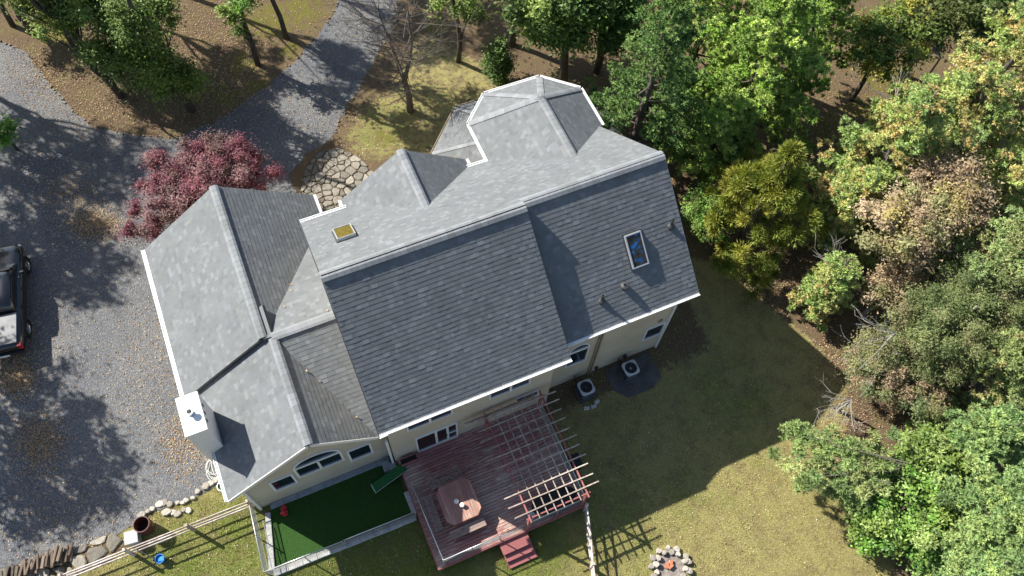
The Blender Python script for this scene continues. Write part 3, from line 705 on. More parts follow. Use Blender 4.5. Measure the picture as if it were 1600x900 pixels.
# small curb stones round the island
mb = MB()
for poly in (ISL, PR[:5]):
    for i in range(len(poly)-1):
        a, b = Vector((*poly[i],0)), Vector((*poly[i+1],0)); n = int((b-a).length/.3)
        for k in range(n):
            if random.random() < .5:
                p = a.lerp(b, k/n); r = random.uniform(.03,.07); rz = random.random()*3; mb.tone = tone3(random.uniform(.5,1.0))
                mb.box((p.x+random.uniform(-.08,.08), p.y+random.uniform(-.08,.08), .03), (r*2,r*1.4,.10), (cos(rz),sin(rz),.1), (-sin(rz),cos(rz),0))
mb.ob('curb_stones', 'stone', kind='stuff')

# ------------------------------------------------------------------ deck
ZD = .62; DX0, DX1, DY0, DY1 = .42, 7.42, Y1, -10.08
deck = thing('deck', (4,-7.5,0), 'low red stained wooden deck with worn boards behind the house', 'deck')
nb = 36; bw = (DY0-.0-DY1)/nb
for i in range(nb):
    y = DY1 + bw*(i+.5); cuts = [DX0] + sorted(DX0+q for q in ([2.3+.25*random.random(), 4.7+.2*random.random()] if i%2 else [3.55])) + [DX1]
    for x0, x1 in zip(cuts, cuts[1:]):
        m = MB(); m.tone = tone3(random.uniform(.82,1.15)); m.box(((x0+x1)/2, y, ZD-.02+random.uniform(-.003,.003)), (x1-x0-.006, bw-.018, .036))
        m.ob('board', 'deck', deck, loc=((x0+x1)/2, y, ZD))
for a, b in (((DX0-.02,DY1-.02),(DX1+.02,DY1-.02)),((DX0-.02,DY1),(DX0-.02,DY0-.1)),((DX1+.02,DY1),(DX1+.02,DY0))):
    MB().beam((*a,ZD-.15),(*b,ZD-.15),.045,.26).ob('fascia_board','stain',deck)
m = MB()
for k in range(8): m.beam((DX0+.1+k*.98,DY1+.05,ZD-.15),(DX0+.1+k*.98,DY0,ZD-.15),.05,.2)
m.ob('joists','old_wood',deck,kind='stuff')
for x in (DX0+.1,2.8,5.1,DX1-.1):
    for y in (DY1+.1,-7.6): MB().box((x,y,.25),(.1,.1,.5)).ob('post','old_wood',deck)
# steps
for k in range(3):
    dp = .52 if k == 0 else .30; y = DY1-.04-dp/2 if k == 0 else DY1-.56-.15-.27*(k-1); z = ZD-.02-.17*(k+1)+.0
    MB().box((3.85+.03*k, y, z), (1.32,dp,.045)).ob('tread','stain',deck); MB().box((3.85+.03*k, y-dp/2+.03, z-.09), (1.28,.02,.14)).ob('riser','stain',deck)
for x in (3.24,4.46): MB().prism([(x,DY1-.04,ZD-.22),(x,DY1-.5,ZD-.22),(x,DY1-1.1,.08),(x,DY1-1.1,.0),(x,DY1-.04,.15)],(.04,0,0)).ob('stringer','stain',deck)
# galvanised mesh railings
def link_fence(root, a, b, z0, z1, posts=3, pitch=.075, rail=.022, label=None):
    a, b = Vector((*a,0)), Vector((*b,0)); L = (b-a).length; d = (b-a)/L; side = Vector((-d.y,d.x,0))
    MB().tube([a+Vector((0,0,z1)), b+Vector((0,0,z1))], rail, 8).ob('top_rail','white_metal',root,smooth=True)
    for k in range(posts):
        p = a+d*L*k/(posts-1); MB().tube([p+Vector((0,0,z0-.1)), p+Vector((0,0,z1+.02)), p+Vector((0,0,z1+.05))], [.028,.028,.012], 8).ob('post','white_metal',root,smooth=True)
    mb = MB(); H_ = z1-z0-.04; n = int(L/pitch)
    for k in range(-int(H_/pitch), n+1):                        # two sets of crossing wires
        for sgn in (1,-1):
            s0, s1 = k*pitch, k*pitch+H_; t0, t1 = max(s0,0), min(s1,L)
            if t1-t0 < .03: continue
            za, zb = z0+(t0-s0), z0+(t1-s0)
            if sgn < 0: za, zb = z0+H_-(t0-s0), z0+H_-(t1-s0)
            A = a+d*t0+Vector((0,0,za))+side*.006*sgn; B = a+d*t1+Vector((0,0,zb))+side*.006*sgn; r = .0032
            u = side*r; w = (B-A).normalized().cross(side)*r
            mb.mesh([A+u,A-u*.5+w,A-u*.5-w,B+u,B-u*.5+w,B-u*.5-w], [(0,3,4,1),(1,4,5,2),(2,5,3,0)])
    mb.ob('mesh','mesh',root,kind='stuff'); MB().tube([a+Vector((0,0,z0)), b+Vector((0,0,z0))], .006, 5).ob('tension_wire','mesh',root)
rl = thing('deck_railing', (.72,-8.3,ZD), 'low metal mesh railing along the deck edge beside the turf', 'railing', 'metal mesh railings')
link_fence(rl, (.6,-6.5), (.7,-9.95), ZD, ZD+.95, 3)
rf = thing('deck_railing', (2.5,-9.95,ZD), 'metal mesh railing along the front edge of the deck by the steps', 'railing', 'metal mesh railings')
link_fence(rf, (.72,-9.98), (4.55,-9.98), ZD, ZD+.95, 4)
for k in (.0,.25): MB().tube([(3.35+k,-9.93,ZD+1.02),(3.42+k,-9.90,ZD+1.1),(3.47+k,-9.95,ZD+1.0)], .012, 6).ob('latch','black_metal',rf)
rp = thing('deck_railing', (5.9,-9.98,ZD), 'metal mesh railing closing the front of the pergola', 'railing', 'metal mesh railings')
link_fence(rp, (4.7,-9.98), (7.3,-9.98), ZD, ZD+.95, 3)
rr = thing('deck_railing', (7.35,-7.7,ZD), 'metal mesh railing along the lawn side under the pergola', 'railing', 'metal mesh railings')
link_fence(rr, (7.3,-5.4), (7.3,-9.9), ZD, ZD+.95, 4)
# pergola
pg = thing('pergola', (5.9,-7.6,ZD), 'weathered open pergola with a grid of thin slats over the deck', 'pergola')
for x in (4.56,7.2):
    for y in (-5.35,-10.02): MB().box((x,y,(ZD+2.8)/2),(.11,.11,2.8-ZD)).ob('post','stain',pg)
    MB().beam((x,-5.1,2.83),(x-.02,-10.22,2.83),.05,.14).ob('beam','stain',pg)
for y in (-5.35,-10.02): MB().beam((4.4,y,2.72),(7.35,y,2.72),.045,.12).ob('crossbeam','stain',pg)
for i in range(6): 
    x = 4.56+(i+1)*2.64/7; MB().beam((x+.02,-5.1,2.88),(x-.01,-10.2,2.88),.04,.05).ob('rafter','old_wood',pg)
for i in range(11):
    y = -5.43-i*.437; j = random.uniform(-.08,.08); w_ = MB(); w_.tone = tone3(random.uniform(.9,1.2)); w_.beam((3.9+j,y+random.uniform(-.03,.03),2.935),(7.78+j,y+random.uniform(-.03,.03),2.935),.05,.045).ob('slat','old_wood',pg)
for i in range(4): MB().beam((3.6+i*.05,-5.13-.05*i,2.45+.1*i),(6.9,-5.15-.04*i,2.6+.07*i),.04,.03).ob('loose_slat','old_wood',pg)
MB().beam((4.6,-5.35,2.1),(4.6,-5.9,2.8),.08,.08).ob('brace','stain',pg)

# furniture on the deck
def strips(mb_list_name, poly, z, th, axis, w, gap, mat, parent, pz=0):
    xs = [p[0] for p in poly] if axis == 'y' else [p[1] for p in poly]; x = min(xs)
    while x < max(xs)-.01:
        win = [(x+gap/2,-99),(x+w-gap/2,-99),(x+w-gap/2,99),(x+gap/2,99)] if axis == 'y' else [(-99,x+gap/2),(99,x+gap/2),(99,x+w-gap/2),(-99,x+w-gap/2)]
        c = clip(ccw(poly), win)
        if len(c) >= 3:
            m = MB(); m.tone = tone3(random.uniform(.8,1.2)); zz = z+random.uniform(-.003,.003); m.prism([(px,py,zz) for px,py in c], (0,0,-th))
            m.ob(mb_list_name, mat, parent)
        x += w
tb = thing('picnic_table', (2.2,-7.95,ZD), 'square wooden picnic table with cut corners in the middle of the deck', 'table')
ZT = ZD+.76; tx0,tx1,ty0,ty1,cc_ = 1.42,3.0,-8.78,-7.04,.24
top = [(tx0+cc_,ty0),(tx1-cc_,ty0),(tx1,ty0+cc_),(tx1,ty1-cc_),(tx1-cc_,ty1),(tx0+cc_,ty1),(tx0,ty1-cc_),(tx0,ty0+cc_)]
strips('board', top, ZT, .035, 'y', .132, .008, 'deck_y', tb)
for i in range(8):
    a, b = top[i], top[(i+1)%8]; MB().beam((*a,ZT-.06),(*b,ZT-.06),.035,.10).ob('edge_board','stain',tb)
for x in (tx0+.25,tx1-.25):
    for y in (ty0+.25,ty1-.25): MB().box((x,y,ZD+.35),(.09,.09,.7)).ob('leg','stain',tb)
def bench(c, ang, L, lab, back=True):
    t = thing('bench', (c[0],c[1],ZD), lab, 'bench', 'wooden benches round the picnic table'); ca, sa = cos(ang), sin(ang)
    X, Y = Vector((ca,sa,0)), Vector((-sa,ca,0)); C = Vector((c[0],c[1],ZD))
    for k in range(3):
        m = MB(); m.tone = tone3(random.uniform(.85,1.2)); m.box(C+Y*(k-1)*.125+Vector((0,0,.45)), (L,.115,.035), X, Y); m.ob('board','bench_wood',t)
    for sx in (-1,1):
        for sy in (-1,1): MB().box(C+X*sx*(L/2-.14)+Y*sy*.13+Vector((0,0,.215)), (.07,.07,.43), X, Y).ob('leg','bench_wood',t)
        MB().beam(C+X*sx*(L/2-.14)-Y*.2+Vector((0,0,.3)), C+X*sx*(L/2-.14)+Y*.2+Vector((0,0,.3)), .03, .07).ob('brace','bench_wood',t)
        if back: MB().beam(C+X*sx*(L/2-.14)+Y*.19+Vector((0,0,.3)), C+X*sx*(L/2-.14)+Y*.30+Vector((0,0,.86)), .05, .05).ob('back_post','bench_wood',t)
    if back:
        for k in range(2): MB().beam(C-X*L/2+Y*(.25+.05*k)+Vector((0,0,.62+.18*k)), C+X*L/2+Y*(.25+.05*k)+Vector((0,0,.62+.18*k)), .03, .09).ob('back_slat','bench_wood',t)
bench((2.06,-6.78), .02, 1.5, 'bench with a backrest on the house side of the table')
bench((1.02,-7.92), pi/2-.02, 1.55, 'bench with a backrest between the table and the turf railing')
bench((2.16,-9.1), .01, 1.6, 'sunlit backless bench on the steps side of the table', False)
for (u, v), lab in (((713,783),'white round canister on the table, the one nearer the shadow'),((722,789),'white round canister on the table, the one nearer the lawn')):
    p = at(u, v, ZT+.12); t = thing('canister', (p.x,p.y,ZT), lab, 'canister')
    MB().lathe((p.x,p.y,ZT), [(.085,0),(.10,.02),(.10,.15),(.09,.17)], 24).ob('body','cup',t); MB().lathe((p.x,p.y,ZT+.171), [(.095,0),(.095,.015),(.03,.03),(.02,.05)], 24).ob('lid','cup',t)
p = at(830.5,806,ZD+.3); t = thing('pail', (p.x,p.y,ZD), 'white round pail in the front corner under the pergola', 'pail')
MB().lathe((p.x,p.y,ZD), [(.13,0),(.16,.34)], 24).ob('body','cup',t); MB().lathe((p.x,p.y,ZD+.34), [(.17,0),(.17,.02),(.12,.03)], 24).ob('lid','grey_box',t)
hc = thing('covered_hot_tub', (6.15,-9.35,ZD), 'low black covered tub at the front of the pergola', 'hot tub')
n = 28; ov = lambda k, z: [(6.1+1.02*k*cos(2*pi*i/n)*(1-.04*sin(4*pi*i/n)), -9.42+.48*k*sin(2*pi*i/n), z) for i in range(n)]
v = ov(1,ZD)+ov(1.02,ZD+.42)+ov(.97,ZD+.48)+ov(.5,ZD+.52)
MB().mesh(v, [(r*n+i, r*n+(i+1)%n, (r+1)*n+(i+1)%n, (r+1)*n+i) for r in range(3) for i in range(n)]+[tuple(range(3*n,4*n))]).ob('cover','cover',hc,smooth=True)
MB().mesh(ov(1.035,ZD+.33)+ov(1.035,ZD+.36), [(i,(i+1)%n,(i+1)%n+n,i+n) for i in range(n)]).ob('strap','dark_metal',hc)
pb = thing('planter_box', (.95,-5.2,ZD), 'red wooden planter box against the wall beside the patio door', 'planter')
MB().beam((.5,-5.12,ZD+.22),(1.25,-5.12,ZD+.22),.025,.3).ob('side','stain',pb); MB().beam((.5,-5.38,ZD+.22),(1.25,-5.38,ZD+.22),.025,.3).ob('side','stain',pb)
for x in (.5,1.25): MB().beam((x,-5.12,ZD+.22),(x,-5.38,ZD+.22),.025,.3).ob('end','stain',pb)
MB().box((.875,-5.25,ZD+.3),(.72,.24,.03)).ob('soil','interior',pb)
for k in (0,1): MB().box((.55+k*.65,-5.25,ZD+.04),(.06,.28,.08)).ob('foot','stain',pb)
gb = thing('storage_bag', (7.75,-8.2,0), 'small black covered bin standing beside the pergola on the lawn', 'bin')
MB().box((7.75,-8.2,.42),(.45,.6,.84)).ob('body','cover',gb,bevel=.06); MB().box((7.75,-8.2,.87),(.5,.65,.05)).ob('lid','cover',gb,bevel=.02)

# ------------------------------------------------------------------ turf run
tf = sheet('artificial_turf', [(-5.5,-4.95),(-5.45,-4.75),(.15,-4.75),(.2,-7.4),(-5.95,-7.25)], .09, 'turf', kind='structure')
ed = thing('paver_edging', (-2.7,-6,0), 'pale concrete blocks framing the rectangle of artificial turf', 'edging')
def course(a, b, w, L, z, h, mat, name='paver'):
    a, b = Vector((*a,0)), Vector((*b,0)); n = max(1, round((b-a).length/L)); d = (b-a)/n
    for k in range(n):
        m = MB(); m.box(a+d*(k+.5)+Vector((0,0,z+h/2+random.uniform(-.008,.008))), (d.length-.012, w+random.uniform(-.015,.015), h), d, (-d.y,d.x,0)); m.ob(name, mat, ed, loc=a+d*(k+.5), bevel=.012)
course((-5.45,-4.64), (.1,-4.64), .26, .62, 0, .14, 'paver'); course((-5.62,-4.85), (-6.12,-7.3), .24, .5, 0, .17, 'concrete')
course((-6.1,-7.42), (.3,-7.56), .28, .62, 0, .16, 'concrete'); course((.28,-6.35), (.3,-7.4), .24, .55, 0, .22, 'concrete')
st = thing('concrete_steps', (-.1,-4.75,0), 'two small grey blocks in the corner between sunroom and deck', 'steps')
MB().box((-.12,-4.95,.16),(.38,.45,.32)).ob('block','paver',st,bevel=.015); MB().box((.14,-5.15,.24),(.3,.4,.48)).ob('block','paver',st,bevel=.015)
rm = thing('dog_ramp', (-.2,-5.5,0), 'green carpeted ramp leading from the turf up to the deck', 'ramp')
A, B = Vector((-1.05,-5.66,.12)), Vector((.62,-5.38,ZD+.05)); yv = Vector((.16,-.98,0)).normalized()
MB().box((A+B)/2, ((B-A).length,.42,.05), B-A, yv).ob('panel','green_ramp',rm)
for k in (.02,.5,.98): MB().box(A.lerp(B,k)+Vector((0,0,.03)), (.03,.42,.015), B-A, yv).ob('batten','green_ramp' if k!=.02 else 'white_metal',rm)
for sg_ in (-1,1): MB().tube([A+yv*.2*sg_+Vector((.02,0,-.03)), B+yv*.2*sg_-Vector((0,0,.05))], .015, 6).ob('side_rail','white_metal',rm)
fe = thing('chain_link_fence', (-3,-7.45,0), 'low chain link fence across the front of the turf', 'fence', 'chain link fence runs by the turf')
link_fence(fe, (-6.25,-7.42), (-2.95,-7.5), .12, 1.08, 3); link_fence(fe, (-2.85,-7.5), (.32,-7.56), .12, 1.12, 3)
fs_ = thing('chain_link_fence', (-6.2,-6,0), 'low chain link fence along the stone end of the turf', 'fence', 'chain link fence runs by the turf')
link_fence(fs_, (-6.1,-4.3), (-6.3,-7.4), .05, 1.1, 3)
for y0,y1,x in ((-5.2,-6.4,-5.85),(-6.2,-7.35,-6.0)): MB().tube([(x,y0,.5),(x-.05,y1,.5)],.02,6).ob('lower_rail','white_metal',fs_)
ty = thing('toy_hydrant', (-4.95,-5.15,.1), 'small red plastic toy lying on the turf', 'toy')
q = Vector((-4.95,-5.15,.1))
MB().lathe(q+Vector((0,0,.0)), [(.14,0),(.14,.05),(.09,.07),(.09,.26),(.11,.27),(.08,.34),(.03,.38)], 16).ob('body','toy_red',ty,smooth=True)
for sx in (-1,1): MB().lathe(q+Vector((sx*.07,0,.18)), [(.05,0),(.05,.07),(.03,.09)], 12, axis=(sx,.2,0)).ob('cap','toy_red',ty)
MB().box(q+Vector((.02,.22,.05)), (.26,.22,.07), (1,.5,0), (-.5,1,0)).ob('base','toy_red',ty,bevel=.02)
# post standing in the turf with its shadow
p = at(470,758,.7); 

# ------------------------------------------------------------------ split-rail fences
def rail_fence(name, pts, lab, zs_=(.35,.74,1.12), step=2.4):
    t = thing(name, (*pts[0],0), lab, 'fence'); a, b = Vector((*pts[0],0)), Vector((*pts[1],0)); L = (b-a).length; n = max(1, round(L/step)); d = (b-a)/n
    for i in range(n+1):
        p = a+d*i; MB().box(p+Vector((0,0,.63)), (.11,.13,1.28), d, (-d.y,d.x,0)).ob('post','fence_wood',t,bevel=.015)
    for i in range(n):
        for z in zs_:
            p, q_ = a+d*(i-.04), a+d*(i+1.04); o = Vector((-d.y,d.x,0)).normalized()*random.uniform(-.02,.02); m = MB(); m.tone = tone3(random.uniform(.8,1.15))
            zz = z+random.uniform(-.02,.02); mid = (p+q_)/2+Vector((0,0,zz+random.uniform(-.03,.01)))+o
            m.tube([p+Vector((0,0,zz)), mid, q_+Vector((0,0,zz))], [.03,.048,.03], 6); m.ob('rail','fence_wood',t)
    return t
rail_fence('rail_fence', ((-6.15,-4.35),(-16.5,-4.3)), 'pale three-rail wooden fence running left from the sunroom corner')
rail_fence('rail_fence', ((7.32,-10.2),(5.65,-14.9)), 'pale three-rail wooden fence running from the pergola corner towards the viewer')

# ------------------------------------------------------------------ small things in the yard
def lathe_thing(name, loc, lab, cat, parts):
    t = thing(name, loc, lab, cat)
    for pn, prof, mat, n in parts: MB().lathe(loc, prof, n, closed=False).ob(pn, mat, t, smooth=False)
    return t
bar = lathe_thing('barrel', (-10.55,-3.45,0), 'open maroon barrel standing where the gravel meets the grass', 'barrel',
    [('body',[(.0,.02),(.29,.02),(.34,.3),(.345,.55),(.33,.86),(.345,.88),(.345,.9),(.31,.9),(.30,.3),(0,.3)],'barrel',28),('hoop',[(.352,.60),(.352,.64)],'black_metal',28),('contents',[(0,.34),(.3,.34)],'interior',28)])
bk = lathe_thing('bucket', (-10.3,-5.0,0), 'bright blue bucket on the grass below the rail fence', 'bucket',
    [('body',[(0,.01),(.14,.01),(.185,.34),(.2,.35),(.2,.36),(.175,.36),(.135,.08),(0,.08)],'blue',24),('water',[(0,.27),(.16,.27)],'blue',24)])
MB().tube([Vector((-10.3,-5.0,.34))+Vector((.19*cos(a),.05+.1*sin(a)*0,.14*sin(a))) for a in np.linspace(0,pi,9)], .008, 6).ob('handle','black_metal',bk)
sh_ = thing('garden_spade', (-10.75,-4.6,0), 'dark spade leaning on the lower rail above the blue bucket', 'spade')
MB().tube([(-10.55,-4.85,.02),(-10.95,-4.42,.95)], .018, 6).ob('shaft','old_wood',sh_); MB().box((-10.5,-4.92,.06),(.2,.26,.02),(1,1,0),(-1,1,.5)).ob('blade','black_metal',sh_)
bx_ = thing('cistern_box', (-11.15,-3.75,0), 'pale grey square box on the stones beside the barrel', 'box')
MB().box((-11.15,-3.72,.27),(.5,.5,.54),(1,-.12,0),(.12,1,0)).ob('body','grey_box',bx_,bevel=.02); MB().box((-11.15,-3.72,.57),(.56,.56,.05),(1,-.12,0),(.12,1,0)).ob('lid','grey_box',bx_,bevel=.015)
wp = thing('firewood_pile', (*P2([(62,880)])[0],0), 'pile of split brown firewood at the lower left edge', 'firewood')
c = at(60,880)
for i in range(46):
    r = i//16; k = (i%16)/15; x = c.x-1.3+2.7*k+random.uniform(-.05,.05); y = c.y-.1+random.uniform(-.1,.1); z = .09+r*.15+random.uniform(-.02,.02)
    a = radians(72+random.uniform(-16,16)); L = random.uniform(.5,.75); dv = Vector((cos(a),sin(a),random.uniform(-.08,.08)))
    m = MB(); m.tone = tone3(random.uniform(.6,1.3)); m.tube([Vector((x,y,z))-dv*L/2, Vector((x,y,z))+dv*L/2], random.uniform(.05,.085), 5); m.ob('log','logs',wp,loc=(x,y,z))
hs = thing('hose_coil', (*P2([(338,735)])[0],0), 'loose coil of white hose on the gravel below the chimney', 'hose')
h0 = at(337,735); pts = []
for i in range(150):
    a = i*.29; r = .33+.12*sin(i*.13)+.05*sin(i*.7); pts.append((h0.x+r*cos(a)*.8+.12*sin(i*.05), h0.y+.1+r*sin(a)*1.25, .03+.0007*i+.02*sin(i*.9)))
MB().tube(pts, .014, 5).ob('hose','hose',hs,smooth=True)
rg = lathe_thing('plant_tray', (*P2([(347,759)],.1)[0],0), 'round green tray with a white rim under the sunroom eave', 'tray',
    [('tray',[(.0,.03),(.2,.03),(.2,.1)],'green_ramp',20),('rim',[(.2,.1),(.24,.1),(.24,.06)],'cup',20)])
# fire pit
fpx = at(1047,886); fpt = thing('fire_pit', (fpx.x,fpx.y,0), 'ring of pale stones round a fire pit on the sunny lawn', 'fire pit')
MB().lathe((fpx.x,fpx.y,0), [(0,.03),(.5,.03),(.62,.0)], 24, closed=False).ob('ash_bed','ash',fpt)
for ring, (R_, n_) in enumerate(((.66,12),(.84,13))):
    for i in range(n_):
        a = 2*pi*(i+.5*ring)/n_ + random.uniform(-.08,.08); r0 = random.uniform(.12,.17); c = (fpx.x+R_*cos(a), fpx.y+R_*sin(a)*.95); a0 = random.random()*6
        slab_stone('stone', [(c[0]+r0*random.uniform(.75,1.2)*cos(a0+2*pi*j/6), c[1]+r0*random.uniform(.75,1.15)*sin(a0+2*pi*j/6)) for j in range(6)], .0+.03*ring, random.uniform(.14,.28)-.06*ring, 'stone_pale', fpt, .015)
for k, (dx_, dy_, rz, z) in enumerate(((0,0,.3,.10),(.1,.12,1.1,.07),(-.12,.1,.8,.06))):
    t = thing('brick', (fpx.x+dx_,fpx.y+dy_,z), ('topmost orange brick lying in the fire pit','orange brick at the back of the fire pit','orange brick at the side of the fire pit')[k], 'brick')
    MB().box((fpx.x+dx_,fpx.y+dy_,z+.05),(.26,.13,.09),(cos(rz),sin(rz),.05),(-sin(rz),cos(rz),0)).ob('block','brick',t,bevel=.008)
# air conditioners
def condenser(x, y, z, lab, fan_mat):
    t = thing('air_conditioner', (x,y,0), lab, 'air conditioner', 'air conditioner units behind the house'); rz = -.03
    MB().box((x,y,.05),(.86,.86,.10)).ob('base_pad','pad',t,bevel=.01); w = .33
    m = MB()
    for sx,sy in ((-1,-1),(-1,1),(1,-1),(1,1)): m.box((x+sx*(w-.03),y+sy*(w-.03),.1+z/2),(.06,.06,z))
    m.ob('corner_post','ac_body',t); m = MB(); k = int(z/.05)
    for i in range(k):
        for s_ in (-1,1): m.box((x,y+s_*(w-.02),.13+i*.05),(w*2-.12,.02,.018),(1,0,0),(0,1,.6)); m.box((x+s_*(w-.02),y,.13+i*.05),(.02,w*2-.12,.018))
    m.ob('louvre_grille','ac_body',t,kind='stuff'); MB().box((x,y,.1+z/2),(w*1.8,w*1.8,z-.05)).ob('coil','black_metal',t)
    n = 40; Z0 = .1+z; R0 = .295
    def sq(a, hw, e=5): c_, s_ = cos(a), sin(a); k = (abs(c_)**e+abs(s_)**e)**(-1/e); return (x+hw*k*c_, y+hw*k*s_)
    o = [sq(2*pi*i/n,.36,6) for i in range(n)]; q = [(x+R0*cos(2*pi*i/n), y+R0*sin(2*pi*i/n)) for i in range(n)]
    vs = [(a,b,Z0+.03) for a,b in o]+[(a,b,Z0+.055) for a,b in q]+[(a,b,Z0-.04) for a,b in o]+[(a,b,Z0-.12) for a,b in q]
    MB().mesh(vs, [(i,(i+1)%n,(i+1)%n+n,i+n) for i in range(n)]+[(i,i+2*n,(i+1)%n+2*n,(i+1)%n) for i in range(n)]+[(i+n,(i+1)%n+n,(i+1)%n+3*n,i+3*n) for i in range(n)]).ob('top_panel','ac_top',t)
    MB().lathe((x,y,Z0-.11),[(0,0),(R0,0)],32,closed=False).ob('well','black_metal',t)
    f = MB().lathe((x,y,Z0-.09),[(.07,0),(.07,.06),(.03,.08)],16).ob('fan',fan_mat,t)
    for i in range(3):
        a = 2*pi*i/3+.9; ax = Vector((cos(a),sin(a),0)); ay = Vector((-sin(a),cos(a),.35)); m = MB(); c = Vector((x,y,Z0-.06))
        m.mesh([c+ax*.06-ay*.04,c+ax*.27-ay*.13,c+ax*.275+ay*.06,c+ax*.06+ay*.04], [(0,1,2,3)]); m.ob('blade',fan_mat,f)
    m = MB()
    for r in (.06,.11,.16,.21,.25,.285): m.lathe((x,y,Z0+.055),[(r-.002,0),(r+.002,0),(r+.002,.003),(r-.002,.003)],32,closed=False)
    for i in range(4): a = pi*i/4; m.beam((x-R0*cos(a),y-R0*sin(a),Z0+.06),(x+R0*cos(a),y+R0*sin(a),Z0+.06),.006,.005)
    m.ob('fan_guard','ac_body',t,kind='stuff')
    MB().tube([(x-.2,y+.34,.3),(x-.22,y+.6,.25),(x-.2,Y2-.02 if y>-5.3 else Y2,.45)],.025,6).ob('refrigerant_pipe','black_metal',t)
condenser(12.15,-5.15,.72,'air conditioner with a pale top standing on the black pad', 'ac_top')
condenser(9.78,-5.17,.60,'air conditioner with a grey fan beside the pergola, on bare soil', 'ac_body')
pd = [(11.1,-4.6),(13.6,-4.45),(13.55,-5.9),(13.0,-6.25),(11.6,-6.2),(11.15,-5.7)]
tp = MB(); tp.prism([(x,y,.02) for x,y in wiggle(pd,.4,.05)], (0,0,.03)); tag(tp.ob('rubber_mat','pad'), 'dark mat spread on the ground under the right air conditioner', 'mat')
for i,(x,y) in enumerate(((9.5,-5.95),(9.85,-6.0),(10.1,-5.85))):
    t_ = MB().box((x,y,.08),(.28,.16,.14),(1,.3*(i-1),0),(-.3*(i-1),1,0)).ob('concrete_block','concrete',bevel=.015)
    tag(t_, ('cracked grey block in front of the left air conditioner, nearest the pergola','grey block in front of the left air conditioner, middle one','grey block in front of the left air conditioner, nearest the other unit')[i], 'concrete block', 'loose blocks by the air conditioner')

# ------------------------------------------------------------------ pickup truck at the left edge
tk_dir = Vector((-13.23+13.74, 11.51-7.99, 0)).normalized(); tk_side = Vector((tk_dir.y,-tk_dir.x,0))   # side points to the house
rc = Vector((-13.74,7.99,0)) - tk_side*.86                        # middle of the rear axle
def TK(x, y, z): return rc + tk_dir*x + tk_side*y + Vector((0,0,z))
tk = thing('pickup_truck', rc, 'black pickup truck with a glossy bed cover parked on the gravel', 'pickup truck')
def loft(stations, n=20, e=5):
    "stations: (x, half width, z low, z high); super-ellipse sections"
    mb = MB(); vs = []
    for x, hw, za, zb in stations:
        for i in range(n):
            a = 2*pi*(i+.5)/n; c_, s_ = cos(a), sin(a); k = (abs(c_)**e+abs(s_)**e)**(-1/e); vs.append(TK(x, hw*k*c_, (za+zb)/2+(zb-za)/2*k*s_))
    m_ = len(stations); fs = [(r*n+i,(r+1)*n+i,(r+1)*n+(i+1)%n,r*n+(i+1)%n) for r in range(m_-1) for i in range(n)]+[tuple(range(n)),tuple(range(m_*n-1,(m_-1)*n-1,-1))]
    return mb.mesh(vs, fs)
body = loft([(-1.22,.80,.55,.98),(-1.15,.93,.42,1.12),(-.5,.98,.36,1.16),(.8,.985,.34,1.15),(2.4,.985,.34,1.13),(3.3,.97,.36,1.10),(4.0,.95,.40,1.04),(4.45,.88,.42,.96),(4.62,.70,.46,.84)]).ob('body','car_paint',tk,smooth=True)
loft([(.62,.78,1.0,1.45),(.85,.80,1.0,1.74),(1.3,.80,1.0,1.80),(2.2,.79,1.0,1.78),(2.6,.78,1.0,1.66),(3.25,.80,1.0,1.13)],20,4).ob('cab','car_paint',tk,smooth=True)
MB().mesh([TK(2.66,-.66,1.655),TK(2.66,.66,1.655),TK(3.28,.76,1.18),TK(3.28,-.76,1.18)],[(0,1,2,3)]).ob('windshield','glass',tk)
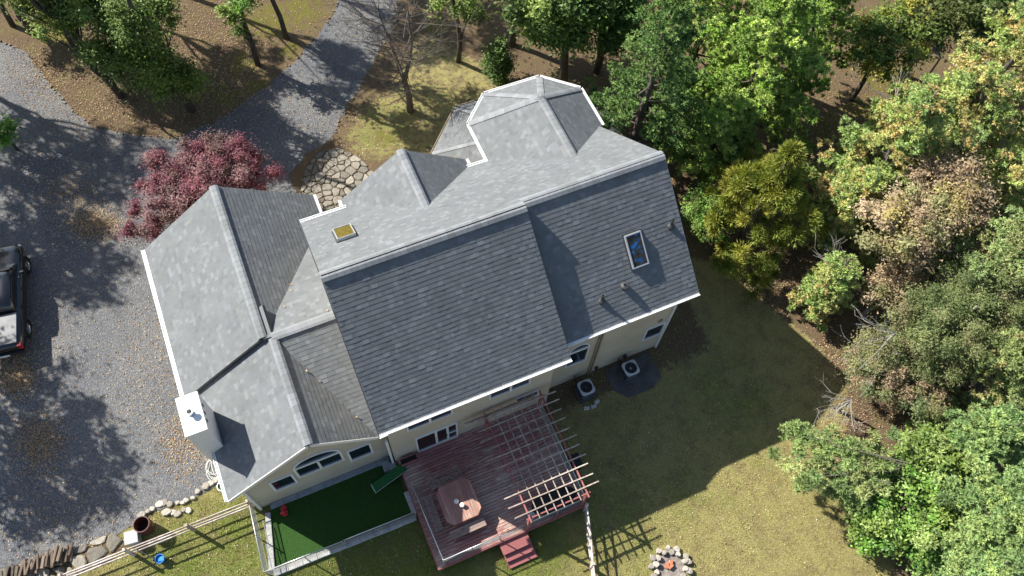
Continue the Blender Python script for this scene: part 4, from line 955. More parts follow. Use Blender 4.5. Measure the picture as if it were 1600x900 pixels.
for sy in (-1,1):
    MB().mesh([TK(.95,sy*.815,1.2),TK(1.75,sy*.825,1.2),TK(1.75,sy*.765,1.66),TK(1.05,sy*.765,1.64)],[(0,1,2,3)]).ob('side_window','glass',tk)
    MB().mesh([TK(1.82,sy*.825,1.2),TK(2.9,sy*.825,1.2),TK(2.45,sy*.765,1.62),TK(1.82,sy*.765,1.66)],[(0,1,2,3)]).ob('side_window','glass',tk)
    MB().box(TK(2.65,sy*1.08,1.22),(.12,.22,.17),tk_dir,tk_side).ob('mirror','car_paint',tk,bevel=.03)
    MB().box(TK(-1.14,sy*.84,.92),(.18,.18,.34),tk_dir,tk_side).ob('tail_lamp','tail_red',tk,bevel=.02)
    MB().box(TK(4.46,sy*.70,.80),(.16,.34,.14),tk_dir,tk_side).ob('headlight','alloy',tk,bevel=.03)
    for x in (1.9,.9,): MB().box(TK(x,sy*.99,1.0),(.18,.03,.035),tk_dir,tk_side).ob('door_handle','black_metal',tk)
    for x in (0,3.56):
        w = MB().lathe(TK(x,sy*.78,.38), [(.24,-.1),(.36,-.11),(.385,-.05),(.385,.13),(.36,.19),(.24,.18)], 28, axis=tk_side*sy, closed=False).ob('wheel','tyre',tk,smooth=True)
        MB().lathe(TK(x,sy*.78,.38), [(.0,.13),(.07,.15),(.07,.12)], 16, axis=tk_side*sy, closed=False).ob('hub','alloy',w); MB().lathe(TK(x,sy*.78,.38), [(.25,.18),(.22,.14),(.24,.05)], 28, axis=tk_side*sy, closed=False).ob('rim','alloy',w)
        MB().lathe(TK(x,sy*.78,.38), [(0,.04),(.24,.04)], 28, axis=tk_side*sy, closed=False).ob('brake_disc','black_metal',w)
        for k in range(5):
            a = 2*pi*k/5; r_ = tk_dir*cos(a)+Vector((0,0,1))*sin(a); MB().box(TK(x,sy*.78,.38)+r_*.14+tk_side*sy*.13,(.2,.055,.03),r_,tk_side.cross(r_)).ob('spoke','alloy',w)
        MB().lathe(TK(x,sy*.90,.38), [(.41,-.02),(.46,.0),(.46,.06),(.42,.08)], 28, axis=tk_side*sy, closed=False).ob('wheel_arch','black_metal',tk)
MB().box(TK(-.27,0,1.185),(1.62,1.62,.045),tk_dir,tk_side).ob('bed_cover','tonneau',tk,bevel=.02)
MB().box(TK(-1.25,0,.55),(.16,1.8,.16),tk_dir,tk_side).ob('rear_bumper','black_metal',tk,bevel=.04); MB().box(TK(-1.345,0,.56),(.02,.42,.13),tk_dir,tk_side).ob('number_plate','white',tk)
# ------------------------------------------------------------------ foliage
def unit(a): return a/np.maximum(np.linalg.norm(a, axis=1, keepdims=True), 1e-9)
def leaves(name, pos, d, nr, L, Wd, colr, mat, parent=None, tri=False, gain=None, **kw):
    "one rhombus leaf per point: base, two shoulders, tip"
    n = len(pos); colr = colr*((gain or (1.6 if mat=='needle' else 1.35)) if mat in ('leaf','needle','gloss') and name == 'crown' else 1.0); d = unit(d); side = unit(np.cross(d, nr)); L = np.broadcast_to(L, (n,))[:,None]; Wd = np.broadcast_to(Wd, (n,))[:,None]
    if tri:
        v = np.stack([pos+side*Wd*.5, pos+d*L, pos-side*Wd*.5], 1).reshape(-1,3)
        return npmesh(name, v, np.arange(3*n).reshape(n,3), mat, {'leafcol': np.repeat(np.clip(colr,0,1), 3, axis=0)}, parent, **kw)
    v = np.stack([pos, pos+d*L*.5+side*Wd*.5, pos+d*L, pos+d*L*.5-side*Wd*.5], 1).reshape(-1,3)
    f = np.arange(4*n).reshape(n,4); c = np.repeat(np.clip(colr,0,1), 4, axis=0)
    return npmesh(name, v, f, mat, {'leafcol': c}, parent, **kw)
def pick(n, cols, jit=.18):
    cols = np.array(cols); c = cols[rng.integers(0, len(cols), n)]
    return c*(1+rng.normal(0, jit, (n,1)))*(1+rng.normal(0, .05, (n,3)))
def limb_mesh(mb, a, b, r0, r1, n=6, sag=.0, wob=.12, seg=5):
    a, b = Vector(a), Vector(b); L = (b-a).length; pts = []; rs = []
    for i in range(seg+1):
        k = i/seg; p = a.lerp(b, k) + Vector((random.uniform(-1,1), random.uniform(-1,1), random.uniform(-.5,.5)))*wob*L*.12*sin(pi*k) + Vector((0,0,sag*L*sin(pi*k)))
        pts.append(p); rs.append(r0+(r1-r0)*k)
    mb.tube(pts, rs, n); return pts
def puff(cen, r, n, up=.5, cols=None, L=(.16,.3), Wd=.05, out=None, jit=.15):
    "needle tufts: blades radiating from each clump centre"
    k = len(cen); T_ = 13                                        # tufts on the upper dome of every clump
    td = unit(rng.normal(0,1,(k*T_,3))*np.array([1,1,.6])+np.array([0,0,.45])); tr = np.repeat(r, T_)
    tc = np.repeat(cen, T_, axis=0) + td*tr[:,None]*rng.uniform(.55,1.05,(k*T_,1))*np.array([1,1,.55])
    ci = rng.integers(0, k*T_, n); dirs = unit(rng.normal(0,1,(n,3))+np.array([0,0,up])+td[ci]*.5)
    pos = tc[ci] + dirs*rng.uniform(0,.07,(n,1)); d = unit(dirs+rng.normal(0,.2,(n,3)))
    nr = unit(rng.normal(0,.8,(n,3))+np.array([0,0,1.7]))
    cc = np.repeat(np.array(cols)[rng.integers(0, len(cols), k)]*(1+rng.normal(0,.12,(k,1))), T_, axis=0)*(1+rng.normal(0,.12,(k*T_,1)))
    return pos, d, nr, rng.uniform(*L, n), np.full(n, Wd)*rng.uniform(.7,1.3,n), cc[ci]*(1+rng.normal(0,jit,(n,1)))
def leafy(cen, r, n, cols, L=(.12,.2), asp=.55, up=1.2, jit=.2, flat=.8):
    k = len(cen); ci = rng.integers(0, k, n); dirs = unit(rng.normal(0,1,(n,3))+np.array([0,0,.35]))
    pos = cen[ci] + dirs*(r[ci][:,None]*np.abs(rng.normal(0,.75,(n,1))))*np.array([1,1,flat])
    nr = unit(dirs*.5+rng.normal(0,.6,(n,3))+np.array([0,0,up])); d = unit(np.cross(nr, rng.normal(0,1,(n,3)))+np.array([0,0,-.15]))
    LL = rng.uniform(*L, n); cc = np.array(cols)[rng.integers(0, len(cols), k)]*(1+rng.normal(0,.1,(k,1)))
    return pos, d, nr, LL, LL*asp, cc[ci]*(1+rng.normal(0,jit,(n,1)))
def base_of(u, v, z):
    p = at(u, v, z); return Vector((p.x, p.y, 0))
def tree_root(kind, b, lab, cat='tree', group=None): return thing(kind, b, lab, cat, group)

PINE = [(.165,.24,.055),(.21,.29,.07),(.27,.34,.09),(.13,.20,.05)]
PINE_Y = [(.21,.27,.085),(.26,.30,.10),(.30,.30,.115),(.18,.245,.08),(.34,.28,.12),(.20,.27,.10)]
def pine(b, H_, R_, lab, cols=PINE, n=52000, z0=.18, dens=1., kind='pine_tree', droop=.0, Wd=.055, L=(.09,.17), prof=.75, cone=1.15, avoid=None, group=None):
    t = tree_root(kind, b, lab, group=group)
    tr_ = MB(); top = Vector((b.x+random.uniform(-.3,.3), b.y+random.uniform(-.3,.3), H_)); pts = limb_mesh(tr_, b, top, .05+H_*.017, .03, 9, wob=.15, seg=8); tr_.ob('trunk','bark_mid',t,smooth=True)
    cen = []; rad = []; lm = MB(); z = H_*z0
    while z < H_*.985:
        k = z/H_; rz = R_*min(1, (1-k)*cone)**prof; nb_ = random.randint(5,7)
        a0 = random.random()*6.3
        for i in range(nb_):
            a = a0+2*pi*i/nb_+random.uniform(-.25,.25); L_ = rz*random.uniform(.62,1.18)
            if L_ < .25: continue
            rise = L_*(.10+.28*k)-droop*L_; s0 = Vector((b.x+(top.x-b.x)*k, b.y+(top.y-b.y)*k, z)); e = s0+Vector((cos(a)*L_, sin(a)*L_, rise))
            if avoid and avoid(e): continue
            limb_mesh(lm, s0, e, .02+.012*L_, .012, 4, sag=-.04, seg=3)
            m_ = max(3, int(L_*2.0*dens))
            for j in range(m_):
                f = .42+.62*(j+random.random()*.6)/m_; p = s0.lerp(e, min(f,1.04)); sp = L_*.17*(f**.6)
                q = p+Vector((-sin(a),cos(a),0))*random.uniform(-sp,sp)+Vector((0,0,random.uniform(-.06,.10)))
                cen.append(tuple(q)); rad.append(random.uniform(.36,.62)*(.7+.3*min(1,R_/3)))
        z += H_*random.uniform(.05,.07)+.30
    lm.ob('limbs','bark_mid',t,kind='stuff')
    cen = np.array(cen); rad = np.array(rad)
    leaves('crown', *puff(cen, rad, int(n*2.1), cols=cols, L=L, Wd=Wd), 'needle', t, tri=True, kind='stuff'); return t
def broad(b, H_, lab, crown, cols, n=30000, L=(.14,.24), kind='deciduous_tree', mat='leaf', clumps=60, cr=(.5,1.1), trunk_r=None, bark='bark', lean=(0,0), asp=.55, group=None, gain=None, limbs=22, shell=.45, cat='tree'):
    "crown: list of (x offset, y offset, z, rx, ry, rz)"
    t = tree_root(kind, b, lab, cat, group); mb = MB(); r0 = trunk_r or .05+H_*.014
    top = Vector((b.x+lean[0], b.y+lean[1], H_*.8)); tp_ = limb_mesh(mb, b-Vector((0,0,.05)), top, r0, r0*.3, 9, wob=.25, seg=7); mb.ob('trunk', bark, t, smooth=True)
    cen = []; rad = []; per = [e[3]*e[4]*e[5] for e in crown]; tot = sum(p**.67 for p in per)
    for e, p in zip(crown, per):
        for i in range(max(3, int(clumps*p**.67/tot))):
            v = unit(rng.normal(0,1,(1,3)))[0]; rr = rng.uniform(shell,1)
            cen.append((b.x+e[0]+v[0]*e[3]*rr, b.y+e[1]+v[1]*e[4]*rr, max(.3, e[2]+v[2]*e[5]*rr))); rad.append(random.uniform(*cr))
    lm = MB()
    for c in random.sample(cen, min(limbs, len(cen))):
        k = min(.95, max(.15, c[2]/H_*.75)); s0 = tp_[min(len(tp_)-1, int(k*len(tp_)))]; limb_mesh(lm, s0, c, r0*.35, .012, 5, sag=.04, wob=.5, seg=4)
    lm.ob('limbs', bark, t, kind='stuff'); cen = np.array(cen); rad = np.array(rad)
    leaves('crown', *leafy(cen, rad, int(n*1.0), cols, L, asp*1.1), mat, t, gain=gain, tri=mat!='gloss', kind='stuff'); return t
def twigs(mb, p, d, L, r, depth, spread=.55, kids=3, up=.15, minr=.006):
    d = Vector(d).normalized(); pts = [Vector(p)]; rs = [r]; n = 4
    for i in range(n):
        d = (d+Vector((random.uniform(-1,1),random.uniform(-1,1),random.uniform(-1,1)))*.16+Vector((0,0,up*.15))).normalized()
        pts.append(pts[-1]+d*L/n); rs.append(max(minr*.6, r*(1-.5*(i+1)/n)))
    mb.tube(pts, rs, 5 if depth > 2 else 3, caps=False)
    if depth <= 0: return
    for k in range(kids):
        i = random.randint(1, n); a = random.uniform(-1,1); o = Vector((random.uniform(-1,1),random.uniform(-1,1),random.uniform(-.4,.8))).normalized()
        twigs(mb, pts[i], d*(1-spread*.5)+o*spread*1.3, L*random.uniform(.5,.78), max(minr, rs[i]*.62), depth-1, spread, kids, up, minr)

GREEN = [(.08,.13,.025),(.11,.16,.035),(.145,.20,.045),(.06,.10,.022)]
GREEN_Y = [(.13,.17,.03),(.18,.21,.04),(.10,.15,.03),(.24,.22,.04)]
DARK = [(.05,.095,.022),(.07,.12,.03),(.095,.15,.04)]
BRIGHT = [(.09,.20,.03),(.13,.25,.04),(.065,.15,.025),(.17,.28,.06)]
RED = [(.19,.05,.075),(.24,.085,.11),(.13,.045,.055),(.29,.155,.17),(.20,.12,.11)]
TAN = [(.33,.25,.16),(.39,.31,.21),(.27,.20,.13),(.38,.32,.13),(.24,.235,.11)]
# upper left: deciduous group on the leaf-covered island
b = Vector((*at(190,150)[:2],0)); broad(b, 12, 'green leafy tree at the upper left whose dark trunk leans over the gravel', [(-.2,.6,6.0,2.0,2.0,1.5),(.9,-.2,3.2,1.5,1.1,.9),(-1.4,1.3,8.5,2.2,1.8,1.5)], GREEN+GREEN_Y, 24000, (.11,.19), clumps=60, cr=(.4,.8), lean=(-1.8,.3), limbs=26)
b = Vector((*at(300,172)[:2],0)); broad(b, 13, 'dense green tree with hanging branches left of the bare brown clearing', [(-1.0,.2,3.6,1.5,1.2,1.5),(-.4,.7,6.2,2.0,1.6,1.8),(.4,-.1,2.4,.8,.7,1.0),(-2.2,.9,5.0,1.5,1.3,1.2)], GREEN+[(.13,.18,.04)], 34000, (.11,.19), clumps=90, cr=(.4,.8), lean=(-.5,.4), limbs=34)
b = Vector((*at(235,95)[:2],0)); broad(b, 12, 'green tree at the top left edge of the island', [(0,0,5.0,2.2,1.6,1.8),(-1.8,.6,6.5,1.6,1.4,1.2)], GREEN+[(.13,.18,.04)], 26000, (.11,.19), clumps=70, cr=(.4,.8), limbs=22)
b = Vector((*at(120,75)[:2],0)); broad(b, 11, 'yellow green tree filling the upper left behind the leaning trunk', [(.3,0,4.4,2.4,1.9,1.7),(-1.2,.5,6.2,1.8,1.6,1.2)], GREEN_Y+GREEN, 26000, (.11,.19), clumps=80, cr=(.4,.8), limbs=26)
b = Vector((*at(403,101)[:2],0)); broad(b, 15, 'slender tree with green foliage clinging to its trunk in the brown clearing', [(-.45,0,3.2,1.0,.7,1.1),(-.1,.1,5.4,1.3,1.0,1.2),(.2,0,9,2.2,2,1.6)], GREEN+BRIGHT[:2], 9000, (.13,.22), clumps=26, cr=(.3,.6), lean=(.1,.2), trunk_r=.17, limbs=9, shell=.2)
b = Vector((*at(448,60)[:2],0)); broad(b, 15, 'slim dark trunked tree beside the shaded path at the top', [(0,0,9.5,2,2,1.6)], GREEN, 7000, (.13,.22), clumps=22, trunk_r=.16, limbs=9)
b = Vector((*at(20,40)[:2],0)); broad(b, 9, 'thin yellowish tree in the far upper left corner', [(0,0,4.0,1.6,1.3,1.3)], GREEN_Y+[(.2,.16,.08)], 5000, (.12,.2), clumps=20, limbs=14, cr=(.3,.6))
b = base_of(3,205,1.6); broad(b, 3, 'small round green bush cut by the left edge of the photo', [(0,0,1.5,.75,.7,.7)], BRIGHT, 3000, (.1,.16), clumps=14, cr=(.25,.4), kind='shrub', cat='shrub')
# trees that stand off the left side and throw the dappled shade on the drive
for (u, v), H_, nn, R_ in (((30,250),10,5200,3.0),((110,330),13,5200,3.0),((40,400),9,4200,2.6),((130,440),12.5,3800,2.4),((180,250),14,3600,2.4),((110,740),9,4200,2.6),((60,640),10,4000,2.5),((20,760),8,3800,2.2)):
    p = at(u, v); b = Vector((p.x-.755*H_, p.y+.946*H_, 0))
    if b.x > -13 and b.y < 30: b.x -= 3
    broad(b, H_*1.15, 'leafy tree standing beyond the left edge that shades the gravel drive', [(0,0,H_,R_,R_,1.5)], GREEN, nn, (.18,.30), clumps=34, cr=(.4,.9), group='trees beyond the left edge shading the drive', limbs=14)
for (x, y), H_ in (((-3.5,30),12),((1.5,31),12.5),((-8,30.5),11),((-10.5,27.5),12),((5.5,29),11)):
    broad(Vector((x,y,0)), H_*1.1, 'leafy tree beyond the top edge that shades the lane', [(0,0,H_,2.6,2.4,1.5)], GREEN, 4200, (.18,.30), clumps=30, cr=(.4,.9), group='trees beyond the top edge shading the lane', limbs=12)
# red maple
c = at(315,285,3.2); b = Vector((c.x-.3,c.y-.2,0))
broad(b, 4.2, 'purple red japanese maple spreading beside the garage roof', [(-1.5,.0,3.0,2.2,1.9,1.0),(-.8,1.6,3.1,1.9,1.4,.8),(.8,2.0,3.1,1.7,1.0,.7),(2.2,1.4,2.8,1.3,.9,.7),(-2.8,-.6,2.7,1.1,1.2,.7),(1.3,1.0,3.0,2.1,1.3,.95),(-.2,-1.2,2.9,2.2,1.3,1.0),(.4,.2,3.7,2.2,1.4,.7),(2.8,.2,2.4,1.3,1.1,.8)], RED, 80000, (.075,.15), clumps=190, cr=(.22,.5), gain=.92, kind='japanese_maple', trunk_r=.16, asp=.42, limbs=60, shell=.6)
# bare forked tree
b = Vector((*at(641,173)[:2],0)); t = tree_root('bare_tree', b, 'leafless forked tree with fine grey twigs above the stone path'); mb = MB()
f = b+Vector((-.12,.05,2.5)); mb.tube([b-Vector((0,0,.1)), b+Vector((.03,0,1.2)), f], [.22,.17,.15], 9); mb.ob('trunk','bark_mid',t,smooth=True)
L1 = MB(); ends = []
for d_, LL in (((-.95,-.25,3.4),3.6),((.85,.2,3.2),3.4)):
    p = f; d = Vector(d_).normalized(); pts = [p]; rs = [.12]
    for i in range(6):
        d = (d+Vector((random.uniform(-.16,.16),random.uniform(-.16,.16),.12))).normalized(); p = p+d*LL/6*1.5; pts.append(p); rs.append(.12-.014*(i+1)); ends.append((p,d))
    L1.tube(pts, rs, 7)
L1.ob('limb','bark_mid',t,smooth=True); tw_ = MB()
for p, d in ends:
    for k in range(4): twigs(tw_, p, Vector((random.uniform(-1,1),random.uniform(-1,1),random.uniform(-.15,.5))), random.uniform(1.2,2.3), .03, 3, .6, 3)
for k in range(9): 
    h_ = random.uniform(1.4,3.2); twigs(tw_, b+Vector((0,0,h_)), Vector((-1+random.uniform(-.7,.9),random.uniform(-.9,.6),.15)), random.uniform(1.3,2.2), .025, 3, .6, 3, .1)
tw_.ob('twigs','bark_mid',t,kind='stuff')
# the trees along the top
b = Vector((*at(716,96)[:2],0)); broad(b, 14, 'slim tree with a few green leaves right of the bare forked tree', [(-.2,0,4.8,1.3,1.0,.9),(0,0,9,2.2,2,1.6),(1.1,0,3.4,.7,.6,.6)], GREEN, 8000, (.13,.22), clumps=26, trunk_r=.15, limbs=10, cr=(.3,.65))
b = Vector((*at(778,130)[:2],0)); broad(b, 3.8, 'dark conical evergreen shrub on the lawn before the turret', [(0,0,1.2,1.0,.9,1.0),(0,0,2.5,.65,.6,.9)], DARK+GREEN[:1], 11000, (.09,.15), clumps=50, cr=(.25,.45), kind='evergreen_shrub', cat='shrub', asp=.7)
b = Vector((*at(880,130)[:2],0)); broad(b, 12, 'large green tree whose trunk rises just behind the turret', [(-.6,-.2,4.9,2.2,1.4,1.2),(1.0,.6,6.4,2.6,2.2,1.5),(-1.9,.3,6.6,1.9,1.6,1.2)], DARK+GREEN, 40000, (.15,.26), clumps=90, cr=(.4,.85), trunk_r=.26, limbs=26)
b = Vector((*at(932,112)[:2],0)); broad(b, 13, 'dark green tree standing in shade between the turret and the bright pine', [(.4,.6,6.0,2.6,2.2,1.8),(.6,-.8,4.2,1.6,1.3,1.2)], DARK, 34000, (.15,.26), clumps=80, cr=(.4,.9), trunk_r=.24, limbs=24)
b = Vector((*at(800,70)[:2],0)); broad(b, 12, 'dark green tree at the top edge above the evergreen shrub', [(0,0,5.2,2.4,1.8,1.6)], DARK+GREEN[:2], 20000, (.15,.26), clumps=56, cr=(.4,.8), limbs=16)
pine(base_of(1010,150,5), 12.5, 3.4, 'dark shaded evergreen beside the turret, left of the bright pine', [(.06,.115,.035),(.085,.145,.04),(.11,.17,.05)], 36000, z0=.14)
pine(base_of(1190,110,5.5), 11.5, 4.1, 'tall bright green white pine beyond the right end of the house', PINE+[(.17,.27,.05)], 95000, z0=.16, dens=1.3)
pine(base_of(1120,205,3.8), 6.6, 2.6, 'lower bright green pine tucked under the tall pine beside the roof', PINE+[(.17,.27,.05)], 34000, z0=.2)
pine(base_of(1105,25,5), 10.5, 3.4, 'green pine at the top edge left of the tallest bright pine', PINE, 34000, z0=.2)
pine(base_of(1275,40,5), 10.5, 2.8, 'green pine at the top edge right of the tallest pine', PINE, 34000, z0=.3)
broad(base_of(1390,60,5), 8, 'yellow green leafy tree at the top right of the wood', [(0,0,5,2.6,2.2,1.6)], GREEN_Y+GREEN, 15000, (.14,.22), clumps=50, cr=(.35,.8), limbs=20)
broad(base_of(1480,20,5), 9, 'dull olive tree on the top edge in the far right wood', [(0,0,5.5,3.4,2.4,1.8)], [(.07,.09,.025),(.10,.11,.03)], 15000, (.16,.26), clumps=50, cr=(.4,.9), limbs=18)
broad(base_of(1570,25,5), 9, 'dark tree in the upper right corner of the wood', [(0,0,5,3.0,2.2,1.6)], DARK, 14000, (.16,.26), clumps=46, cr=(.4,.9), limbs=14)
# juniper
CED = [(.12,.145,.025),(.165,.18,.03),(.09,.115,.02),(.20,.20,.04)]
jb = Vector((*at(1150,388)[:2],0)); t = tree_root('juniper_tree', jb, 'olive yellow juniper beside the right corner of the roof')
mb = MB(); limb_mesh(mb, jb, jb+Vector((.2,.1,7.6)), .2, .03, 8); mb.ob('trunk','bark_mid',t,smooth=True)
def spray(bx, H_, R_, n, cols, k_=260, zlow=.06, lob=.22):
    zz = rng.uniform(zlow, 1, k_)**.8; ang = rng.uniform(0, 2*pi, k_); prof = np.sin(np.clip(zz*1.05+.15,0,1)*pi)**.55*(1-zz*.35)
    rr = R_*prof*rng.uniform(.55,1.05,k_)*(1+lob*np.sin(ang*3+zz*9))
    cen = np.stack([bx.x+rr*np.cos(ang), bx.y+rr*np.sin(ang), zz*H_], 1); r = rng.uniform(.25,.6,k_)
    ci = rng.integers(0, k_, n); outd = np.stack([np.cos(ang), np.sin(ang), np.full(k_,1.0)], 1)
    dirs = unit(rng.normal(0,.75,(n,3))+outd[ci]*.75); pos = cen[ci]+dirs*r[ci][:,None]*rng.uniform(0,1,(n,1))**.6
    d = unit(dirs+rng.normal(0,.3,(n,3))); nr = unit(rng.normal(0,1,(n,3))+np.array([0,0,.6]))
    cc = np.array(cols)[rng.integers(0,len(cols),k_)]*(1+rng.normal(0,.12,(k_,1)))
    return pos, d, nr, rng.uniform(.12,.26,n), rng.uniform(.03,.06,n), cc[ci]*(1+rng.normal(0,.18,(n,1)))
leaves('crown', *spray(jb+Vector((.6,.3,0)), 7.8, 3.1, 110000, CED, 230, lob=.34), 'needle', t, tri=True, kind='stuff')
b = base_of(1110,330,2.2); broad(b, 3.6, 'bright green bush against the foot of the juniper nearest the roof', [(0,0,1.8,1.1,1.5,1.2)], GREEN+BRIGHT, 12000, (.09,.15), clumps=60, cr=(.22,.45), kind='shrub', cat='shrub')
# right-hand mass of trees
pine(base_of(1385,240,6.0), 10.5, 3.5, 'pale green white pine with yellowing tips, upper middle of the right wood', PINE_Y, 64000, z0=.12, dens=1.2, cone=1.35)
pine(base_of(1535,160,7.5), 14, 3.9, 'tall pale pine with straw coloured tips on the right edge', PINE_Y+[(.30,.25,.10)], 62000, z0=.14, dens=1.2, cone=1.35)
pine(base_of(1460,190,5.0), 8.5, 3.0, 'soft pale pine filling the space between the two tall pale pines', PINE_Y, 40000, z0=.14, dens=1.2, cone=1.35)
pine(base_of(1590,270,6.0), 9.5, 3.0, 'pale pine cut by the right edge beside the autumn tree', PINE_Y, 30000, z0=.16, cone=1.35)
pine(base_of(1320,320,4.0), 6.5, 2.0, 'small bright pine bough reaching left over the dark gap beside the juniper', PINE_Y, 22000, z0=.25)
pine(base_of(1300,440,2.8), 5.2, 1.5, 'young pale pine at the edge of the wood above the lawn', PINE_Y, 18000, z0=.1)
broad(base_of(1450,345,6.2), 9, 'tan and yellow autumn tree in the middle of the right wood', [(-.6,.2,6.2,2.5,2.0,1.5),(1.6,.8,6.8,2.0,1.8,1.4)], TAN, 46000, (.10,.18), clumps=150, cr=(.3,.62), gain=1.1, kind='autumn_tree', bark='bark_grey', limbs=60)
broad(base_of(1500,500,5.0), 8, 'dense dark green tree in the right wood below the autumn tree', [(-.6,0,4.8,2.5,2.2,1.8),(1.6,.4,5.6,2.6,2.2,1.6)], [(.10,.13,.05),(.13,.16,.06),(.16,.18,.075),(.08,.11,.04),(.19,.17,.09)], 90000, (.09,.16), clumps=230, cr=(.3,.6), bark='bark_grey', limbs=40, asp=.32)
broad(base_of(1395,560,3.2), 5, 'mixed dull green thicket with brown leaves at the lawn edge', [(0,0,2.6,1.9,1.8,1.5),(.9,-1.6,2.4,1.4,1.5,1.2)], [(.14,.16,.07),(.18,.185,.08),(.25,.19,.12),(.11,.14,.06)], 42000, (.09,.16), clumps=130, cr=(.25,.5), kind='thicket', bark='bark_grey', limbs=60, asp=.35)
broad(base_of(1400,440,3.8), 5.5, 'brownish leafless looking shrub tree over the dead branches', [(0,0,3.4,1.5,1.3,1.2)], TAN[:3]+[(.14,.15,.06)], 9000, (.08,.15), clumps=60, cr=(.25,.5), kind='autumn_tree', bark='bark_grey', limbs=46)
pine(base_of(1580,400,6.5), 11, 3.4, 'blue green pine on the right edge beside the autumn tree', [(.15,.20,.08),(.18,.23,.09),(.22,.24,.10)], 42000, z0=.14)
pine(base_of(1585,560,5), 8.5, 2.8, 'pale tipped pine on the right edge below the dark green tree', [(.17,.21,.08),(.14,.19,.07),(.24,.23,.10)], 34000, z0=.12)
# pine boughs low over the lawn and the corner pines
def bough(u0, v0, z0_, u1, v1, z1_, wid, n, lab, cols):
    a, e = at(u0, v0, z0_), at(u1, v1, z1_); t = thing('pine_tree', (a.x,a.y,0), lab, 'tree')
    mb = MB(); limb_mesh(mb, (a.x,a.y,-.05), a+Vector((0,0,.3)), .10, .05, 8); mb.ob('trunk','bark_mid',t,smooth=True)
    lm = MB(); cen = []; rad = []
    for q in range(7):
        zz = a.z-.9+.35*q; s0 = Vector((a.x,a.y,zz)); f = random.uniform(.75,1.05); off = Vector((random.uniform(-wid,wid), random.uniform(-wid,wid), random.uniform(-.3,.3))); tgt = a.lerp(e, f)+off
        limb_mesh(lm, s0, tgt, .028, .01, 5, sag=.03, seg=4)
        for j in range(11):
            k = .2+.8*j/10; w = wid*(.9-.55*k); p = s0.lerp(tgt, k); cen.append((p.x+random.uniform(-w,w), p.y+random.uniform(-w,w), p.z+random.uniform(-.12,.12))); rad.append(random.uniform(.22,.42))
    lm.ob('limbs','bark_mid',t,kind='stuff'); leaves('crown', *puff(np.array(cen), np.array(rad), int(n*1.6), cols=cols, L=(.10,.2), Wd=.045), 'needle', t, tri=True, kind='stuff')
bough(1400,735,2.8,1215,705,2.6,1.2,17000,'low sparse pine bough stretching left over the sunny lawn', [(.14,.20,.075),(.18,.24,.085),(.22,.25,.10)])
bough(1375,765,2.2,1290,765,2.0,.7,6000,'second sparse pine bough over the sunny lawn, nearer the glossy shrub', [(.14,.20,.075),(.18,.24,.085),(.22,.25,.10)])
for (u, v, z, H_, R_, nn, lab) in ((1590,810,5.0,8.0,2.9,50000,'soft blue green pine filling the lower right corner'),(1530,895,3.4,5.5,1.7,20000,'small soft pine at the bottom edge right of the glossy shrub'),(1545,690,3.5,6.0,2.1,26000,'green pine between the glossy shrub and the dark wood on the right')):
    pine(base_of(u,v,z), H_, R_, lab, [(.13,.20,.075),(.17,.24,.09),(.22,.28,.10)], nn, z0=.1, dens=1.2, cone=1.35)
broad(base_of(1400,800,1.9), 3.4, 'glossy bright green shrub at the edge of the sunny lawn', [(-.9,-.2,1.7,1.1,1.2,1.0),(.6,.9,2.0,1.5,1.3,1.1),(.3,-1.3,1.8,1.3,1.1,1.0),(1.5,-.6,2.2,1.3,1.3,1.0)], BRIGHT+GREEN, 34000, (.12,.22), clumps=130, cr=(.28,.5), kind='glossy_shrub', mat='gloss', cat='shrub', asp=.42)
broad(base_of(1450,715,2.2), 3.8, 'dark green glossy shrub behind the bright one beside the pine', [(0,0,2.0,1.6,1.4,1.2)], GREEN+BRIGHT[:1], 16000, (.14,.24), clumps=50, cr=(.28,.5), kind='glossy_shrub', mat='gloss', cat='shrub', asp=.42)
# dead grey boughs
def dead(u, v, z, dirs, lab, L=2.0, dep=3, kids=2):
    p = at(u, v, z); t = thing('dead_tree', (p.x,p.y,0), lab, 'dead tree'); m = MB(); m.tube([(p.x,p.y,-.05),(p.x+.05,p.y,z*.6),tuple(p)],[.09,.07,.05],7); m.ob('trunk','bark_grey',t)
    tw = MB()
    for d in dirs:
        for k in range(1 if kids==2 and len(dirs)>2 and L>2.5 else 2): twigs(tw, p, Vector(d)+Vector((random.uniform(-.25,.25),random.uniform(-.25,.25),random.uniform(-.1,.1))), L*random.uniform(.7,1.0), .026, dep, .5, kids, .02, .008)
    tw.ob('branches','bark_grey',t,kind='stuff')
dead(1400,520,4.6,[(-1,.5,.2),(-.9,.1,.1),(-.8,.8,.3),(-1,-.2,0)],'bleached dead tree with pale branches over the lawn edge, middle right',2.6)
dead(1330,625,1.6,[(-1,.25,.1),(-.9,-.2,0),(-.7,.5,.1),(-.6,-.5,0)],'pale fallen dead branch fanning out over the corner of the lawn',1.7)
dead(1345,430,4.0,[(-.6,.7,.3),(-.8,.3,.3)],'bleached dead branches behind the young pine',1.8,3,2)
dead(1400,160,4.5,[(-.5,-.3,.2),(.2,.6,.4),(-.6,.3,.3)],'bare grey dead tree in the dark gap left of the pale pine',1.9,3,2)
dead(1470,90,4.5,[(.1,.8,.4),(-.5,.6,.3)],'bare pale dead tree above the pale pines at the top right',1.8,3,2)
